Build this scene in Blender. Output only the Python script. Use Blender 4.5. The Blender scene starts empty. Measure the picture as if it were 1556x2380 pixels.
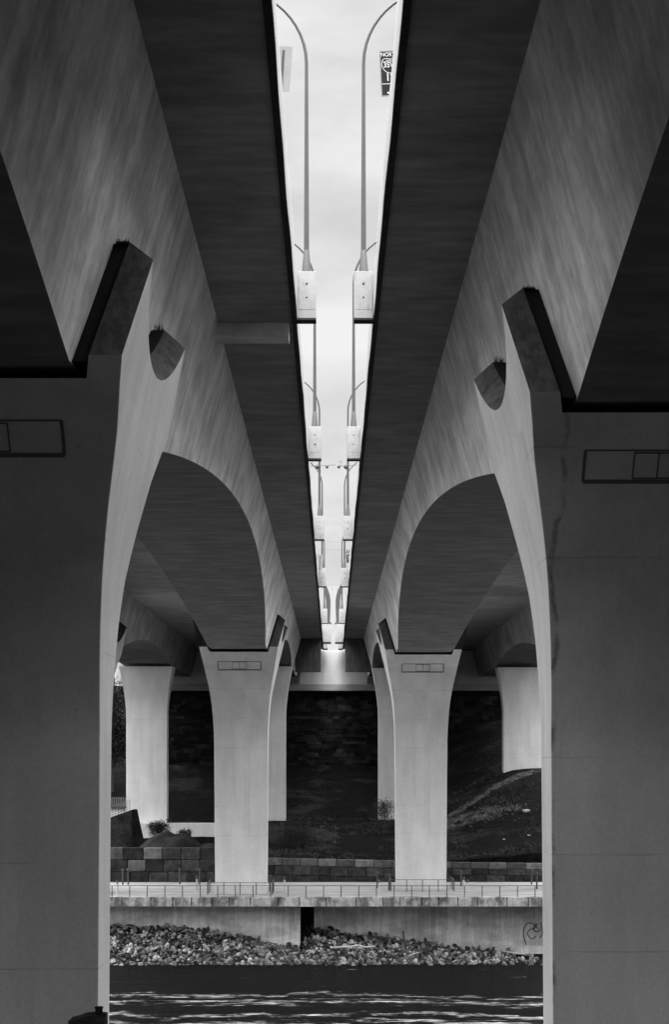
import bpy, bmesh, math, random
from mathutils import Vector, Matrix, noise
random.seed(7)
R = math.radians
sc = bpy.context.scene
COL = sc.collection

# ---------------------------------------------------------------- camera
F, VX, VY = 4800.0, 773.0, 1762.0        # focal length and vanishing point measured on a 1556 x 2380 print
cam = bpy.data.objects.new('camera', bpy.data.cameras.new('camera'))
COL.objects.link(cam)
cam.location = (0, 0, 0); cam.rotation_euler = (R(90), 0, 0)
cd = cam.data
cd.sensor_fit = 'VERTICAL'; cd.sensor_height = 36; cd.lens = F / 2380 * 36
cd.shift_y = (VY - 1190) / 2380; cd.shift_x = (778 - VX) / 2380
cd.clip_start = 0.2; cd.clip_end = 6000
sc.camera = cam

def P(x, y, d):
    return Vector(((x - VX) * d / F, d, (VY - y) * d / F))

# ---------------------------------------------------------------- helpers
def tag(o, label=None, cat=None, group=None, kind=None):
    if label: o['label'] = label
    if cat: o['category'] = cat
    if group: o['group'] = group
    if kind: o['kind'] = kind
    return o

def empty(name, loc=(0, 0, 0), rz=0):
    o = bpy.data.objects.new(name, None); COL.objects.link(o)
    o.location = loc; o.rotation_euler = (0, 0, rz); o.empty_display_size = 0.3
    return o

class MB:
    def __init__(s):
        s.v = []; s.f = []; s.m = []
    def add(s, vs, fs, mi=0):
        n = len(s.v); s.v += [tuple(v) for v in vs]
        for f in fs:
            s.f.append(tuple(i + n for i in f)); s.m.append(mi)
    def box(s, x0, x1, y0, y1, z0, z1, mi=0):
        s.add([(x0,y0,z0),(x1,y0,z0),(x1,y1,z0),(x0,y1,z0),(x0,y0,z1),(x1,y0,z1),(x1,y1,z1),(x0,y1,z1)],
              [(0,3,2,1),(4,5,6,7),(0,1,5,4),(1,2,6,5),(2,3,7,6),(3,0,4,7)], mi)
    def obox(s, c, ax, ay, az, mi=0):
        c = Vector(c); ax, ay, az = Vector(ax), Vector(ay), Vector(az)
        vs = [c + sx*ax + sy*ay + sz*az for sz in (-1,1) for sx, sy in ((-1,-1),(1,-1),(1,1),(-1,1))]
        s.add(vs, [(0,3,2,1),(4,5,6,7),(0,1,5,4),(1,2,6,5),(2,3,7,6),(3,0,4,7)], mi)
    def loft(s, rings, cap=True, mi=0, closed=True):
        n = len(rings[0]); vs = [p for r in rings for p in r]; fs = []
        for i in range(len(rings) - 1):
            for j in range(n if closed else n - 1):
                a = i*n + j; b = i*n + (j+1) % n
                fs.append((a, b, b + n, a + n))
        if cap:
            fs.append(tuple(reversed(range(n)))); fs.append(tuple(range((len(rings)-1)*n, len(rings)*n)))
        s.add(vs, fs, mi)
    def tube(s, pts, r, n=8, mi=0):
        pts = [Vector(p) for p in pts]
        rs = r if isinstance(r, (list, tuple)) else [r]*len(pts)
        rings = []; up = None
        for i, p in enumerate(pts):
            t = (pts[min(i+1, len(pts)-1)] - pts[max(i-1, 0)]).normalized()
            if up is None:
                up = Vector((0,1,0)) if abs(t.y) < .9 else Vector((0,0,1))
            a = t.cross(up).normalized(); b = t.cross(a).normalized(); up = -b if (-b).dot(up) > 0 else b
            rings.append([p + rs[i]*(math.cos(2*math.pi*k/n)*a + math.sin(2*math.pi*k/n)*b) for k in range(n)])
        s.loft(rings, mi=mi)
    def build(s, name, mats, parent=None, smooth=False, bevel=0, loc=None):
        me = bpy.data.meshes.new(name); me.from_pydata(s.v, [], s.f)
        if not isinstance(mats, (list, tuple)): mats = [mats]
        for m in mats: me.materials.append(m)
        for p, mi in zip(me.polygons, s.m): p.material_index = mi
        bm = bmesh.new(); bm.from_mesh(me)
        bmesh.ops.recalc_face_normals(bm, faces=bm.faces); bm.to_mesh(me); bm.free()
        if smooth:
            for p in me.polygons: p.use_smooth = True
            try: me.set_sharp_from_angle(angle=R(smooth if smooth is not True else 35))
            except Exception: pass
        o = bpy.data.objects.new(name, me); COL.objects.link(o)
        if loc: o.location = loc
        if bevel:
            b = o.modifiers.new('bevel', 'BEVEL'); b.width = bevel; b.segments = 2; b.limit_method = 'ANGLE'; b.angle_limit = R(40)
        if parent: o.parent = parent
        return o

# ---------------------------------------------------------------- materials
def g(v): return (v, v, v, 1)

def mat(name, base=.5, rough=.8, layers=(), bump=None, metallic=0, spec=.15, island=None, extra=None):
    """layers: (scale xyz, noise scale, detail, lo, hi, dark, mode) multiplies the base tone"""
    m = bpy.data.materials.new(name); m.use_nodes = True
    nt = m.node_tree; N = nt.nodes; L = nt.links
    b = N['Principled BSDF']
    b.inputs['Roughness'].default_value = rough; b.inputs['Metallic'].default_value = metallic
    b.inputs['Specular IOR Level'].default_value = spec if base > .15 or metallic else .03
    tc = N.new('ShaderNodeTexCoord')
    cur = N.new('ShaderNodeValue'); cur.outputs[0].default_value = base; cur = cur.outputs[0]
    def mul(a, c):
        x = N.new('ShaderNodeMath'); x.operation = 'MULTIPLY'; L.new(a, x.inputs[0])
        if isinstance(c, float): x.inputs[1].default_value = c
        else: L.new(c, x.inputs[1])
        return x.outputs[0]
    for (sxyz, ns, det, lo, hi, dark, bright) in layers:
        mp = N.new('ShaderNodeMapping'); mp.inputs['Scale'].default_value = sxyz
        mp.inputs['Location'].default_value = (random.random()*50, random.random()*50, random.random()*50)
        L.new(tc.outputs['Object'], mp.inputs[0])
        n = N.new('ShaderNodeTexNoise'); n.inputs['Scale'].default_value = ns; n.inputs['Detail'].default_value = det
        n.inputs['Roughness'].default_value = .6
        L.new(mp.outputs[0], n.inputs['Vector'])
        mr = N.new('ShaderNodeMapRange'); mr.inputs[1].default_value = lo; mr.inputs[2].default_value = hi
        mr.inputs[3].default_value = dark; mr.inputs[4].default_value = bright; mr.interpolation_type = 'SMOOTHSTEP'
        L.new(n.outputs[0], mr.inputs[0]); cur = mul(cur, mr.outputs[0])
    if island:
        ge = N.new('ShaderNodeNewGeometry'); oi = N.new('ShaderNodeObjectInfo')
        ad = N.new('ShaderNodeMath'); ad.operation = 'ADD'; L.new(ge.outputs['Random Per Island'], ad.inputs[0]); L.new(oi.outputs['Random'], ad.inputs[1])
        fr = N.new('ShaderNodeMath'); fr.operation = 'FRACT'; L.new(ad.outputs[0], fr.inputs[0])
        pw = N.new('ShaderNodeMath'); pw.operation = 'POWER'; L.new(fr.outputs[0], pw.inputs[0]); pw.inputs[1].default_value = island[2] if len(island) > 2 else 1.0
        mr = N.new('ShaderNodeMapRange'); mr.inputs[3].default_value = island[0]; mr.inputs[4].default_value = island[1]
        L.new(pw.outputs[0], mr.inputs[0]); cur = mul(cur, mr.outputs[0])
    if extra: cur = extra(N, L, tc, cur, mul)
    cc = N.new('ShaderNodeCombineColor')
    for k in range(3): L.new(cur, cc.inputs[k])
    L.new(cc.outputs[0], b.inputs['Base Color'])
    if bump:
        n = N.new('ShaderNodeTexNoise'); n.inputs['Scale'].default_value = bump[0]; n.inputs['Detail'].default_value = 8
        mp = N.new('ShaderNodeMapping'); mp.inputs['Scale'].default_value = bump[3] if len(bump) > 3 else (1,1,1)
        L.new(tc.outputs['Object'], mp.inputs[0]); L.new(mp.outputs[0], n.inputs['Vector'])
        bp = N.new('ShaderNodeBump'); bp.inputs['Strength'].default_value = bump[1]; bp.inputs['Distance'].default_value = bump[2]
        L.new(n.outputs[0], bp.inputs['Height']); L.new(bp.outputs[0], b.inputs['Normal'])
    return m

def form_lines(axis, step, width, dark):
    """thin construction joints every `step` metres along an axis"""
    def f(N, L, tc, cur, mul):
        sp = N.new('ShaderNodeSeparateXYZ'); L.new(tc.outputs['Object'], sp.inputs[0])
        nz = N.new('ShaderNodeTexNoise'); nz.inputs['Scale'].default_value = .6; nz.inputs['Detail'].default_value = 5; L.new(tc.outputs['Object'], nz.inputs['Vector'])
        w = N.new('ShaderNodeMath'); w.operation = 'MULTIPLY_ADD'; L.new(nz.outputs[0], w.inputs[0]); w.inputs[1].default_value = width*2; L.new(sp.outputs[axis], w.inputs[2])
        md = N.new('ShaderNodeMath'); md.operation = 'PINGPONG'; L.new(w.outputs[0], md.inputs[0]); md.inputs[1].default_value = step/2
        mr = N.new('ShaderNodeMapRange'); mr.inputs[1].default_value = 0; mr.inputs[2].default_value = width
        mr.inputs[3].default_value = dark; mr.inputs[4].default_value = 1
        L.new(md.outputs[0], mr.inputs[0])
        n2 = N.new('ShaderNodeTexNoise'); n2.inputs['Scale'].default_value = .35; L.new(tc.outputs['Object'], n2.inputs['Vector'])
        m2 = N.new('ShaderNodeMapRange'); m2.inputs[1].default_value = .45; m2.inputs[2].default_value = .6; L.new(n2.outputs[0], m2.inputs[0])
        mx = N.new('ShaderNodeMix'); mx.data_type = 'FLOAT'; L.new(m2.outputs[0], mx.inputs[0]); mx.inputs[2].default_value = 1; L.new(mr.outputs[0], mx.inputs[3])
        return mul(cur, mx.outputs[0])
    return f

def specks(scale, lo, hi, dark):
    def f(N, L, tc, cur, mul):
        v = N.new('ShaderNodeTexVoronoi'); v.inputs['Scale'].default_value = scale; L.new(tc.outputs['Object'], v.inputs['Vector'])
        mr = N.new('ShaderNodeMapRange'); mr.inputs[1].default_value = lo; mr.inputs[2].default_value = hi
        mr.inputs[3].default_value = dark; mr.inputs[4].default_value = 1; L.new(v.outputs['Distance'], mr.inputs[0])
        n2 = N.new('ShaderNodeTexNoise'); n2.inputs['Scale'].default_value = .5; L.new(tc.outputs['Object'], n2.inputs['Vector'])
        m2 = N.new('ShaderNodeMapRange'); m2.inputs[1].default_value = .5; m2.inputs[2].default_value = .62; L.new(n2.outputs[0], m2.inputs[0])
        mx = N.new('ShaderNodeMix'); mx.data_type = 'FLOAT'; L.new(m2.outputs[0], mx.inputs[0]); mx.inputs[2].default_value = 1; L.new(mr.outputs[0], mx.inputs[3])
        return mul(cur, mx.outputs[0])
    return f

def chain(*fs):
    def f(N, L, tc, cur, mul):
        for h in fs: cur = h(N, L, tc, cur, mul)
        return cur
    return f

def run_stain(N, L, tc, cur, mul):
    # dirty water run below the outer corners of the inspection panel
    sp = N.new('ShaderNodeSeparateXYZ'); L.new(tc.outputs['Object'], sp.inputs[0])
    mp = N.new('ShaderNodeMapping'); mp.inputs['Scale'].default_value = (.4, .4, .5); L.new(tc.outputs['Object'], mp.inputs[0])
    n = N.new('ShaderNodeTexNoise'); n.inputs['Scale'].default_value = 1.0; n.inputs['Detail'].default_value = 7; L.new(mp.outputs[0], n.inputs['Vector'])
    w = N.new('ShaderNodeMath'); w.operation = 'MULTIPLY_ADD'; L.new(n.outputs[0], w.inputs[0]); w.inputs[1].default_value = .9; L.new(sp.outputs[0], w.inputs[2])
    a = N.new('ShaderNodeMath'); a.operation = 'ABSOLUTE'; L.new(w.outputs[0], a.inputs[0])
    b = N.new('ShaderNodeMath'); b.operation = 'SUBTRACT'; L.new(a.outputs[0], b.inputs[0]); b.inputs[1].default_value = 2.35
    c = N.new('ShaderNodeMath'); c.operation = 'ABSOLUTE'; L.new(b.outputs[0], c.inputs[0])
    r = N.new('ShaderNodeMapRange'); r.interpolation_type = 'SMOOTHSTEP'; r.inputs[1].default_value = 0; r.inputs[2].default_value = .14; r.inputs[3].default_value = 1; r.inputs[4].default_value = 0; L.new(c.outputs[0], r.inputs[0])
    n2 = N.new('ShaderNodeTexNoise'); n2.inputs['Scale'].default_value = .9; n2.inputs['Detail'].default_value = 8; n2.inputs['Roughness'].default_value = .7; L.new(tc.outputs['Object'], n2.inputs['Vector'])
    r2 = N.new('ShaderNodeMapRange'); r2.inputs[1].default_value = .42; r2.inputs[2].default_value = .58; L.new(n2.outputs[0], r2.inputs[0])
    m1 = mul(r.outputs[0], r2.outputs[0])
    ge = N.new('ShaderNodeNewGeometry'); sn = N.new('ShaderNodeSeparateXYZ'); L.new(ge.outputs['Normal'], sn.inputs[0])
    fy = N.new('ShaderNodeMath'); fy.operation = 'LESS_THAN'; L.new(sn.outputs[1], fy.inputs[0]); fy.inputs[1].default_value = -.4
    m1 = mul(m1, fy.outputs[0])
    iv = N.new('ShaderNodeMath'); iv.operation = 'MULTIPLY_ADD'; L.new(m1, iv.inputs[0]); iv.inputs[1].default_value = -.6; iv.inputs[2].default_value = 1
    return mul(cur, iv.outputs[0])
M = {}
M['column'] = mat('pier_concrete', .70, .85, [((1,1,.15), .8, 6, .3, .7, .92, 1.05), ((1,1,1), 9, 8, .3, .7, .93, 1.05), ((.5,.5,.5), .5, 4, .3, .7, .92, 1.05), ((1.6,1.6,.05), 1.1, 3, .56, .7, 1.0, .93)],
                  (14, .25, .02), extra=chain(form_lines(2, 3.05, .035, .7), specks(2.2, .02, .06, .3)))
M['column_stained'] = mat('stained_pier_concrete', .70, .85, [((1,1,.15), .8, 6, .3, .7, .92, 1.05), ((1,1,1), 9, 8, .3, .7, .93, 1.05), ((.5,.5,.5), .5, 4, .3, .7, .92, 1.05), ((1.6,1.6,.05), 1.1, 3, .56, .7, 1.0, .93)],
                  (14, .25, .02), extra=chain(form_lines(2, 3.05, .035, .7), specks(2.2, .02, .06, .3), run_stain))
M['ear_dark'] = mat('dark_concrete', .08, .95, [((1,1,.3), 1.2, 7, .3, .7, .7, 1.2), ((1,1,1), 6, 7, .3, .7, .85, 1.1), ((3,3,.4), 1.5, 5, .35, .6, .75, 1.1)], (10, .3, .02), spec=.03)  # near-black concrete tone for ear fronts, ear scoops and the end diaphragm
M['gap_shade'] = mat('black_gap_shade', .02, .95)
M['groove'] = mat('groove_shadow', .16, .95, spec=.03)
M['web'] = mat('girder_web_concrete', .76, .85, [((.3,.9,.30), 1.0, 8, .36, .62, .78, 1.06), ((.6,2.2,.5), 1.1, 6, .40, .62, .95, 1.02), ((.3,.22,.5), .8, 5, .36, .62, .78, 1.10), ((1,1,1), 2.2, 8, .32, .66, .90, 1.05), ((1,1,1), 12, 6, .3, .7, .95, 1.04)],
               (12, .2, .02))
M['web_shaded'] = mat('shaded_girder_concrete', .34, .85, [((.3,1.0,.26), 1.0, 8, .36, .62, .74, 1.08), ((.3,.22,.5), .8, 5, .36, .62, .78, 1.10), ((1,1,1), 2.2, 8, .32, .66, .90, 1.05)], (12, .2, .02))  # darker copy of the web concrete: outer girders' shade put into the colour
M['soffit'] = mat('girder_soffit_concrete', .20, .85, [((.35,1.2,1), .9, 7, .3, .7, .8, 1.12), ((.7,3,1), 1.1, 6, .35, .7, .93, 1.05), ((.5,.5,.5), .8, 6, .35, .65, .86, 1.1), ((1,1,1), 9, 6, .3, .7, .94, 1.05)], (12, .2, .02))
def deck_marks(N, L, tc, cur, mul):
    mp = N.new('ShaderNodeMapping'); mp.inputs['Scale'].default_value = (.8, 6, 1); L.new(tc.outputs['Object'], mp.inputs[0])
    n = N.new('ShaderNodeTexNoise'); n.inputs['Scale'].default_value = 1.4; n.inputs['Detail'].default_value = 9; n.inputs['Roughness'].default_value = .75; L.new(mp.outputs[0], n.inputs['Vector'])
    mr = N.new('ShaderNodeMapRange'); mr.inputs[1].default_value = .33; mr.inputs[2].default_value = .39; mr.inputs[3].default_value = .4; mr.inputs[4].default_value = 1
    L.new(n.outputs[0], mr.inputs[0]); return mul(cur, mr.outputs[0])
M['deck'] = mat('deck_soffit_concrete', .30, .9, [((.4,1.3,1), .8, 7, .3, .7, .8, 1.12), ((.8,3,1), 1.0, 6, .35, .7, .94, 1.04), ((.4,.4,.4), .8, 6, .35, .65, .86, 1.1), ((1,1,1), 9, 6, .3, .7, .93, 1.05)], (12, .25, .02), extra=deck_marks)
M['parapet'] = mat('parapet_concrete', .26, .8, [((1,.5,1), 1.2, 6, .3, .7, .9, 1.03), ((1,2,.3), 2.2, 5, .55, .75, 1.0, .8)], (10, .2, .01))
M['pedestal'] = mat('pedestal_concrete', .24, .8, [((1,1,1), 2.5, 7, .3, .7, .88, 1.04), ((2.5,2.5,.5), 2.6, 6, .60, .74, 1.0, .45)], (10, .2, .01))
M['near_black'] = mat('near_black_edge', .035, .7, [((1,1,1), 2, 5, .3, .7, .8, 1.2)])  # near-black tone, used for the band along the deck edge among others
M['hole'] = mat('dark_hole', .03, .9)  # near-black tone of the flat discs drawn for the pedestal holes
M['crack'] = mat('crack_line', .12, .9)  # dark tone of the line drawn across the pedestal fronts
M['pole'] = mat('galvanised_steel', .045, .5, [((1,1,.4), 3, 4, .3, .7, .9, 1.08)], metallic=.3, spec=.4)
M['lampdark'] = mat('dark_lamp_metal', .05, .5, metallic=.3)
M['sign_back'] = mat('bare_aluminium_sign_back', .16, .45, [((1,1,1), 3, 4, .3, .7, .93, 1.03)], metallic=.2)
M['sign_face'] = mat('dark_sign_face', .015, .5)
M['sign_white'] = mat('white_sign_lettering', .34, .5)
M['rail'] = mat('railing_steel', .10, .5, metallic=.5)
M['bollard'] = mat('dark_bollard_metal', .07, .5, metallic=.2)
M['bollardlight'] = mat('pale_bollard_shaft', .45, .5)
M['walk'] = mat('walkway_paving', .32, .9, [((.6,.6,1), .5, 6, .3, .7, .82, 1.08), ((1,1,1), 6, 6, .3, .7, .9, 1.06)], (8, .3, .02), extra=form_lines(1, 5.1, .05, .7))
M['coping'] = mat('stained_coping_concrete', .42, .9, [((1,1,.6), .9, 8, .38, .60, .34, 1.2), ((1,1,1), 3, 7, .3, .7, .72, 1.15), ((1.2,1,.06), 1.0, 4, .38, .52, .75, 1.0)], (5, .5, .04))
M['river_wall'] = mat('river_wall_concrete', .82, .9, [((.30,1,.6), .8, 7, .38, .60, .68, 1.04), ((1.5,1,.08), 1.4, 5, .40, .62, .8, 1.04), ((1,1,1), 3, 6, .3, .7, .92, 1.05)], (6, .3, .02), extra=form_lines(0, 9.0, .05, .7))
M['block'] = mat('quarry_block', .045, .95, [((1,1,1), 1.5, 8, .3, .7, .6, 1.3), ((2,2,.5), 3, 6, .55, .72, 1.0, 1.5)], (6, .8, .08), island=(.55, 1.5, 1.6))
M['blocklight'] = mat('pale_quarry_block', .13, .95, [((1,1,1), 1.5, 8, .3, .7, .65, 1.2)], (6, .8, .08), island=(.55, 1.2))
def rock_patch(N, L, tc, cur, mul):
    ge = N.new('ShaderNodeNewGeometry'); n = N.new('ShaderNodeTexNoise'); n.inputs['Scale'].default_value = .55; n.inputs['Detail'].default_value = 6; L.new(ge.outputs['Position'], n.inputs['Vector'])
    mr = N.new('ShaderNodeMapRange'); mr.inputs[1].default_value = .38; mr.inputs[2].default_value = .6; mr.inputs[3].default_value = .35; mr.inputs[4].default_value = 1.25
    L.new(n.outputs[0], mr.inputs[0]); return mul(cur, mr.outputs[0])
M['rock'] = mat('riprap_rock', .21, .95, [((1,1,1), 3, 8, .3, .7, .7, 1.2)], (7, .8, .06), island=(.18, 1.7, 1.5), extra=rock_patch)
M['bank'] = mat('wet_bank_dirt', .03, 1, [((1,1,1), 2, 6, .3, .7, .6, 1.4)], (5, .8, .1))
M['soil'] = mat('dark_soil', .03, 1, [((1,1,1), .25, 8, .35, .65, .45, 1.5), ((1,1,1), 3, 8, .3, .7, .7, 1.3)], (3, 1, .2))
M['mound'] = mat('dirt_heap', .022, 1, [((1,1,1), .8, 8, .3, .7, .7, 1.3), ((1,1,1), 6, 8, .3, .7, .8, 1.2)], (4, 1, .15))
def hill_grass(N, L, tc, cur, mul):
    n = N.new('ShaderNodeTexNoise'); n.inputs['Scale'].default_value = .11; n.inputs['Detail'].default_value = 9; n.inputs['Roughness'].default_value = .65; L.new(tc.outputs['Object'], n.inputs['Vector'])
    mr = N.new('ShaderNodeMapRange'); mr.inputs[1].default_value = .52; mr.inputs[2].default_value = .62; mr.inputs[3].default_value = 1; mr.inputs[4].default_value = 3.2
    L.new(n.outputs[0], mr.inputs[0]); return mul(cur, mr.outputs[0])
M['hill'] = mat('hill_scrub', .006, 1, [((1,1,1), 1.2, 8, .3, .7, .6, 1.4)], (2.5, 1, .3), extra=hill_grass)
M['stone'] = mat('old_limestone', .016, 1, [((1,1,1), 1.0, 8, .3, .7, .6, 1.4)], (4, .8, .08), island=(.5, 1.7, 2.5))
M['abut'] = mat('abutment_concrete', .38, .9, [((1,1,.3), .6, 6, .3, .7, .88, 1.05), ((1,1,1), 5, 6, .3, .7, .94, 1.04)], (8, .2, .02), extra=form_lines(2, 2.4, .05, .85))
M['shelf'] = mat('shelf_concrete', .22, .9, [((.4,1,1), .6, 6, .3, .7, .8, 1.1)], (8, .2, .02))
M['timber'] = mat('weathered_timber', .05, .95, [((1,1,5), 6, 6, .3, .7, .5, 1.8)], (9, .8, .02))
M['ironpost'] = mat('rusted_iron', .04, .8, [((1,1,1), 14, 6, .3, .7, .6, 1.5)], (20, .5, .01))
M['leaf'] = mat('leaf', .018, .9, island=(.5, 1.6))
M['leafpale'] = mat('pale_leaf', .035, .9, island=(.5, 1.8))
M['bark'] = mat('bark', .05, .95)
M['drift'] = mat('bleached_driftwood', .5, .9)
M['driftdark'] = mat('dark_driftwood', .05, .9)
M['paint'] = mat('graffiti_paint', .03, .8)
M['wire'] = mat('power_cable', .12, .7)
M['monument'] = mat('white_monument_concrete', .24, .8, [((1,1,.3), 1, 4, .3, .7, .95, 1.02)])
M['road'] = mat('asphalt', .05, .9, [((1,1,1), 3, 6, .3, .7, .8, 1.2)])

# ---------------------------------------------------------------- bridge piers
# half width and half thickness of a column against height (metres above the eye)
PROF = [(10.49,4.02,7.30),(10.0,3.91,6.65),(8.83,3.68,5.20),(7.58,3.43,4.35),(7.09,3.33,4.05),(6.3,3.19,3.55),(5.52,3.07,3.05),(4.7,2.98,2.70),(3.88,2.91,2.36),
        (2.53,2.84,1.95),(1.6,2.81,1.70),(.77,2.80,1.55),(-2,2.78,1.50),(-24,2.62,1.50)]
def prof(z):
    for (z1,h1,t1),(z0,h0,t0) in zip(PROF, PROF[1:]):
        if z >= z0:
            k = min(1, (z - z0)/(z1 - z0)); return h0 + k*(h1-h0), t0 + k*(t1-t0)
    return PROF[-1][1:]

def cushion(h, t, r=.018):
    return [(-h+r,-t),(h-r,-t),(h,-t+r),(h,t-r),(h-r,t),(-h+r,t),(-h,t-r),(-h,-t+r)]

def make_pier(xc, yc, dz, zbase, ears=True, label='', group=None, xin=1, panel=True):
    """xin = +1 when the gap between the bridges lies towards +x"""
    root = empty('bridge_pier', (xc, yc, zbase))
    tag(root, label, 'bridge pier', group)
    def loc(m_):
        m_.v = [(x, y, z - zbase) for x, y, z in m_.v]; return m_
    SEAT = 10.0
    m = MB(); zs = []
    z = SEAT
    while z > zbase - dz: zs.append(z); z -= .15 if z > 5 else (.45 if z > 0 else 3)
    zs.append(zbase - dz - .4)
    def pp(z): return prof(z)
    if not ears:
        def pp(z):
            h = 2.95 + .95*max(0, (z - 3.0)/7.0)**1.7; return h, 1.5 + 1.3*max(0, (z-2.0)/8.0)**1.6
    rings = []
    for z in reversed(zs):
        h, t = pp(z); rings.append([(x, y, z + dz) for x, y in cushion(h, t)])
    m.loft(rings)
    loc(m).build('shaft', M['column_stained'] if xc > 0 and yc < 100 else M['column'], root, smooth=25)
    if ears:
        for s in (1, -1):
            m = MB(); n = 28; rings = []
            for i in range(n + 1):
                tau = -1 + 2*i/n
                hs, ts = prof(SEAT); hc, tcx = 4.02, 7.30
                zsd = 11.36 + 1.92*tau*tau; zwb = zsd + .55
                lean = .48
                xs = hc + .251*(zsd - 10.49)
                xw = 3.02 + .273*(zwb - SEAT)
                xsw = 3.02
                r = [(s*xsw, tau*ts, SEAT), (s*hs, tau*ts, SEAT), (s*hc, tau*tcx, 10.49),
                     (s*xs, tau*(tcx - lean*(zsd - 10.49)), zsd), (s*xw, tau*(tcx - lean*(zwb - 10.49)), zwb), (s*(xsw + .134), tau*tcx, 10.49)]
                rings.append([(x, y, z + dz - .003) for x, y, z in r])
            nr = len(rings[0])
            for i in range(len(rings) - 1):
                a_, b_ = rings[i], rings[i+1]
                for j in range(nr):
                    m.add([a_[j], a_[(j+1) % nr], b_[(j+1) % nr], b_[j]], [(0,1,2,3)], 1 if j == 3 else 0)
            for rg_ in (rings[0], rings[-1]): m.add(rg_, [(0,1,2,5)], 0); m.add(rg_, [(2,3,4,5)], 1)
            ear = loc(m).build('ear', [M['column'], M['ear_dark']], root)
            bm = bmesh.new(); bm.from_mesh(ear.data); bmesh.ops.remove_doubles(bm, verts=bm.verts, dist=1e-4)
            bmesh.ops.recalc_face_normals(bm, faces=bm.faces); bm.to_mesh(ear.data); bm.free()
            # black slab filling the ear-to-girder gap, standing in for its shade
            m = MB(); rings = []
            for i in range(n + 1):
                tau = -1 + 2*i/n; zwb = 11.36 + 1.92*tau*tau + .55 - .03; k_ = .985
                w_ = lambda z: 3.02 + .273*(z - SEAT)
                tz = lambda z: tau*k_*(7.30 - .48*(z - 10.49)) if z > 10.49 else tau*k_*(7.30 - .9*(10.49 - z))
                rings.append([(s*(w_(10.36) + .01), tz(10.36), 10.36 + dz), (s*(w_(10.36) - .62), tz(10.36), 10.36 + dz),
                              (s*(w_(zwb) - .62), tz(zwb), zwb + dz), (s*(w_(zwb) + .01), tz(zwb), zwb + dz)])
            m.loft(rings); loc(m).build('gap_shade_slab', M['gap_shade'], ear)
            # bird spikes on the ledge between ear and girder
            rnd = random.Random(int(abs(xc*10)) + s)
            for sy in (-1, 1):
                m = MB(); zt = 13.28 + .55; y0 = sy*5.7
                x0, x1 = 3.02 + .273*(zt - SEAT), 3.02 + .273*(zt - SEAT) - .36
                m.box(min(s*x0, s*x1), max(s*x0, s*x1), y0 - .12, y0 + .12, zt - .05 + dz, zt - .02 + dz)
                for k in range(22):
                    a = rnd.random(); px_, py_ = s*(x0*a + x1*(1-a)), y0 + rnd.uniform(-.1, .1)
                    tip = Vector((px_ + rnd.uniform(-.07, .07), py_ + rnd.uniform(-.05, .05), zt + dz + rnd.uniform(.04, .11)*(1 if sy*1 < 0 else 2.4)))
                    m.add([(px_-.012, py_, zt-.03+dz), (px_+.012, py_, zt-.03+dz), (px_, py_+.012, zt-.03+dz), tip], [(0,1,3),(1,2,3),(2,0,3),(0,2,1)])
                loc(m).build('bird_spikes', M['lampdark'], ear)
        # bearings under the girder
        for k in (-1, 1):
            m = MB(); m.box(k*1.5-.4, k*1.5+.4, -.5, .5, SEAT + dz - .01, SEAT + dz + .33)
            loc(m).build('bearing', M['lampdark'], root, bevel=.03)
    if panel:
        # inspection panel on the flared front; dark strips stand in for its recess shadow
        m = MB(); gw = .035
        def surf(x, z, o=.012):
            _, t = prof(z); _, t2 = prof(z - .05); sl = (t - t2)/.05
            nrm = Vector((0, -1, -sl)).normalized()
            return Vector((x, -t, z + dz)) + nrm*o
        def strip(xa, za, xb, zb, w, mi=0):
            k = 6
            for i in range(k):
                u0, u1 = i/k, (i+1)/k
                p = [(xa+(xb-xa)*u0, za+(zb-za)*u0), (xa+(xb-xa)*u1, za+(zb-za)*u1)]
                if abs(xb-xa) > abs(zb-za): q = [(p[0][0],p[0][1]-w),(p[1][0],p[1][1]-w),(p[1][0],p[1][1]+w),(p[0][0],p[0][1]+w)]
                else: q = [(p[0][0]-w,p[0][1]),(p[0][0]+w,p[0][1]),(p[1][0]+w,p[1][1]),(p[1][0]-w,p[1][1])]
                a = [surf(*c_, .03) for c_ in q]; b = [surf(*c_, -.03) for c_ in q]
                m.add(a + b, [(0,1,2,3),(7,6,5,4),(0,4,5,1),(1,5,6,2),(2,6,7,3),(3,7,4,0)], mi)
        zt, zb = 9.08, 8.25; hw = 2.2
        strip(-hw, zb, hw, zb, .05); strip(-hw, zb, -hw, zt, .045); strip(hw, zb, hw, zt, .045); strip(-hw, zt, hw, zt, .012)
        strip(-.73, zb+.08, -.73, zt-.06, .02); strip(.73, zb+.08, .73, zt-.06, .02); strip(0, zb+.08, 0, zt-.06, .02)
        strip(-.73, zb+.09, .73, zb+.09, .015); strip(-.73, zt-.06, .73, zt-.06, .012)
        loc(m).build('inspection_panel', M['groove'], root)
    return root

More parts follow.
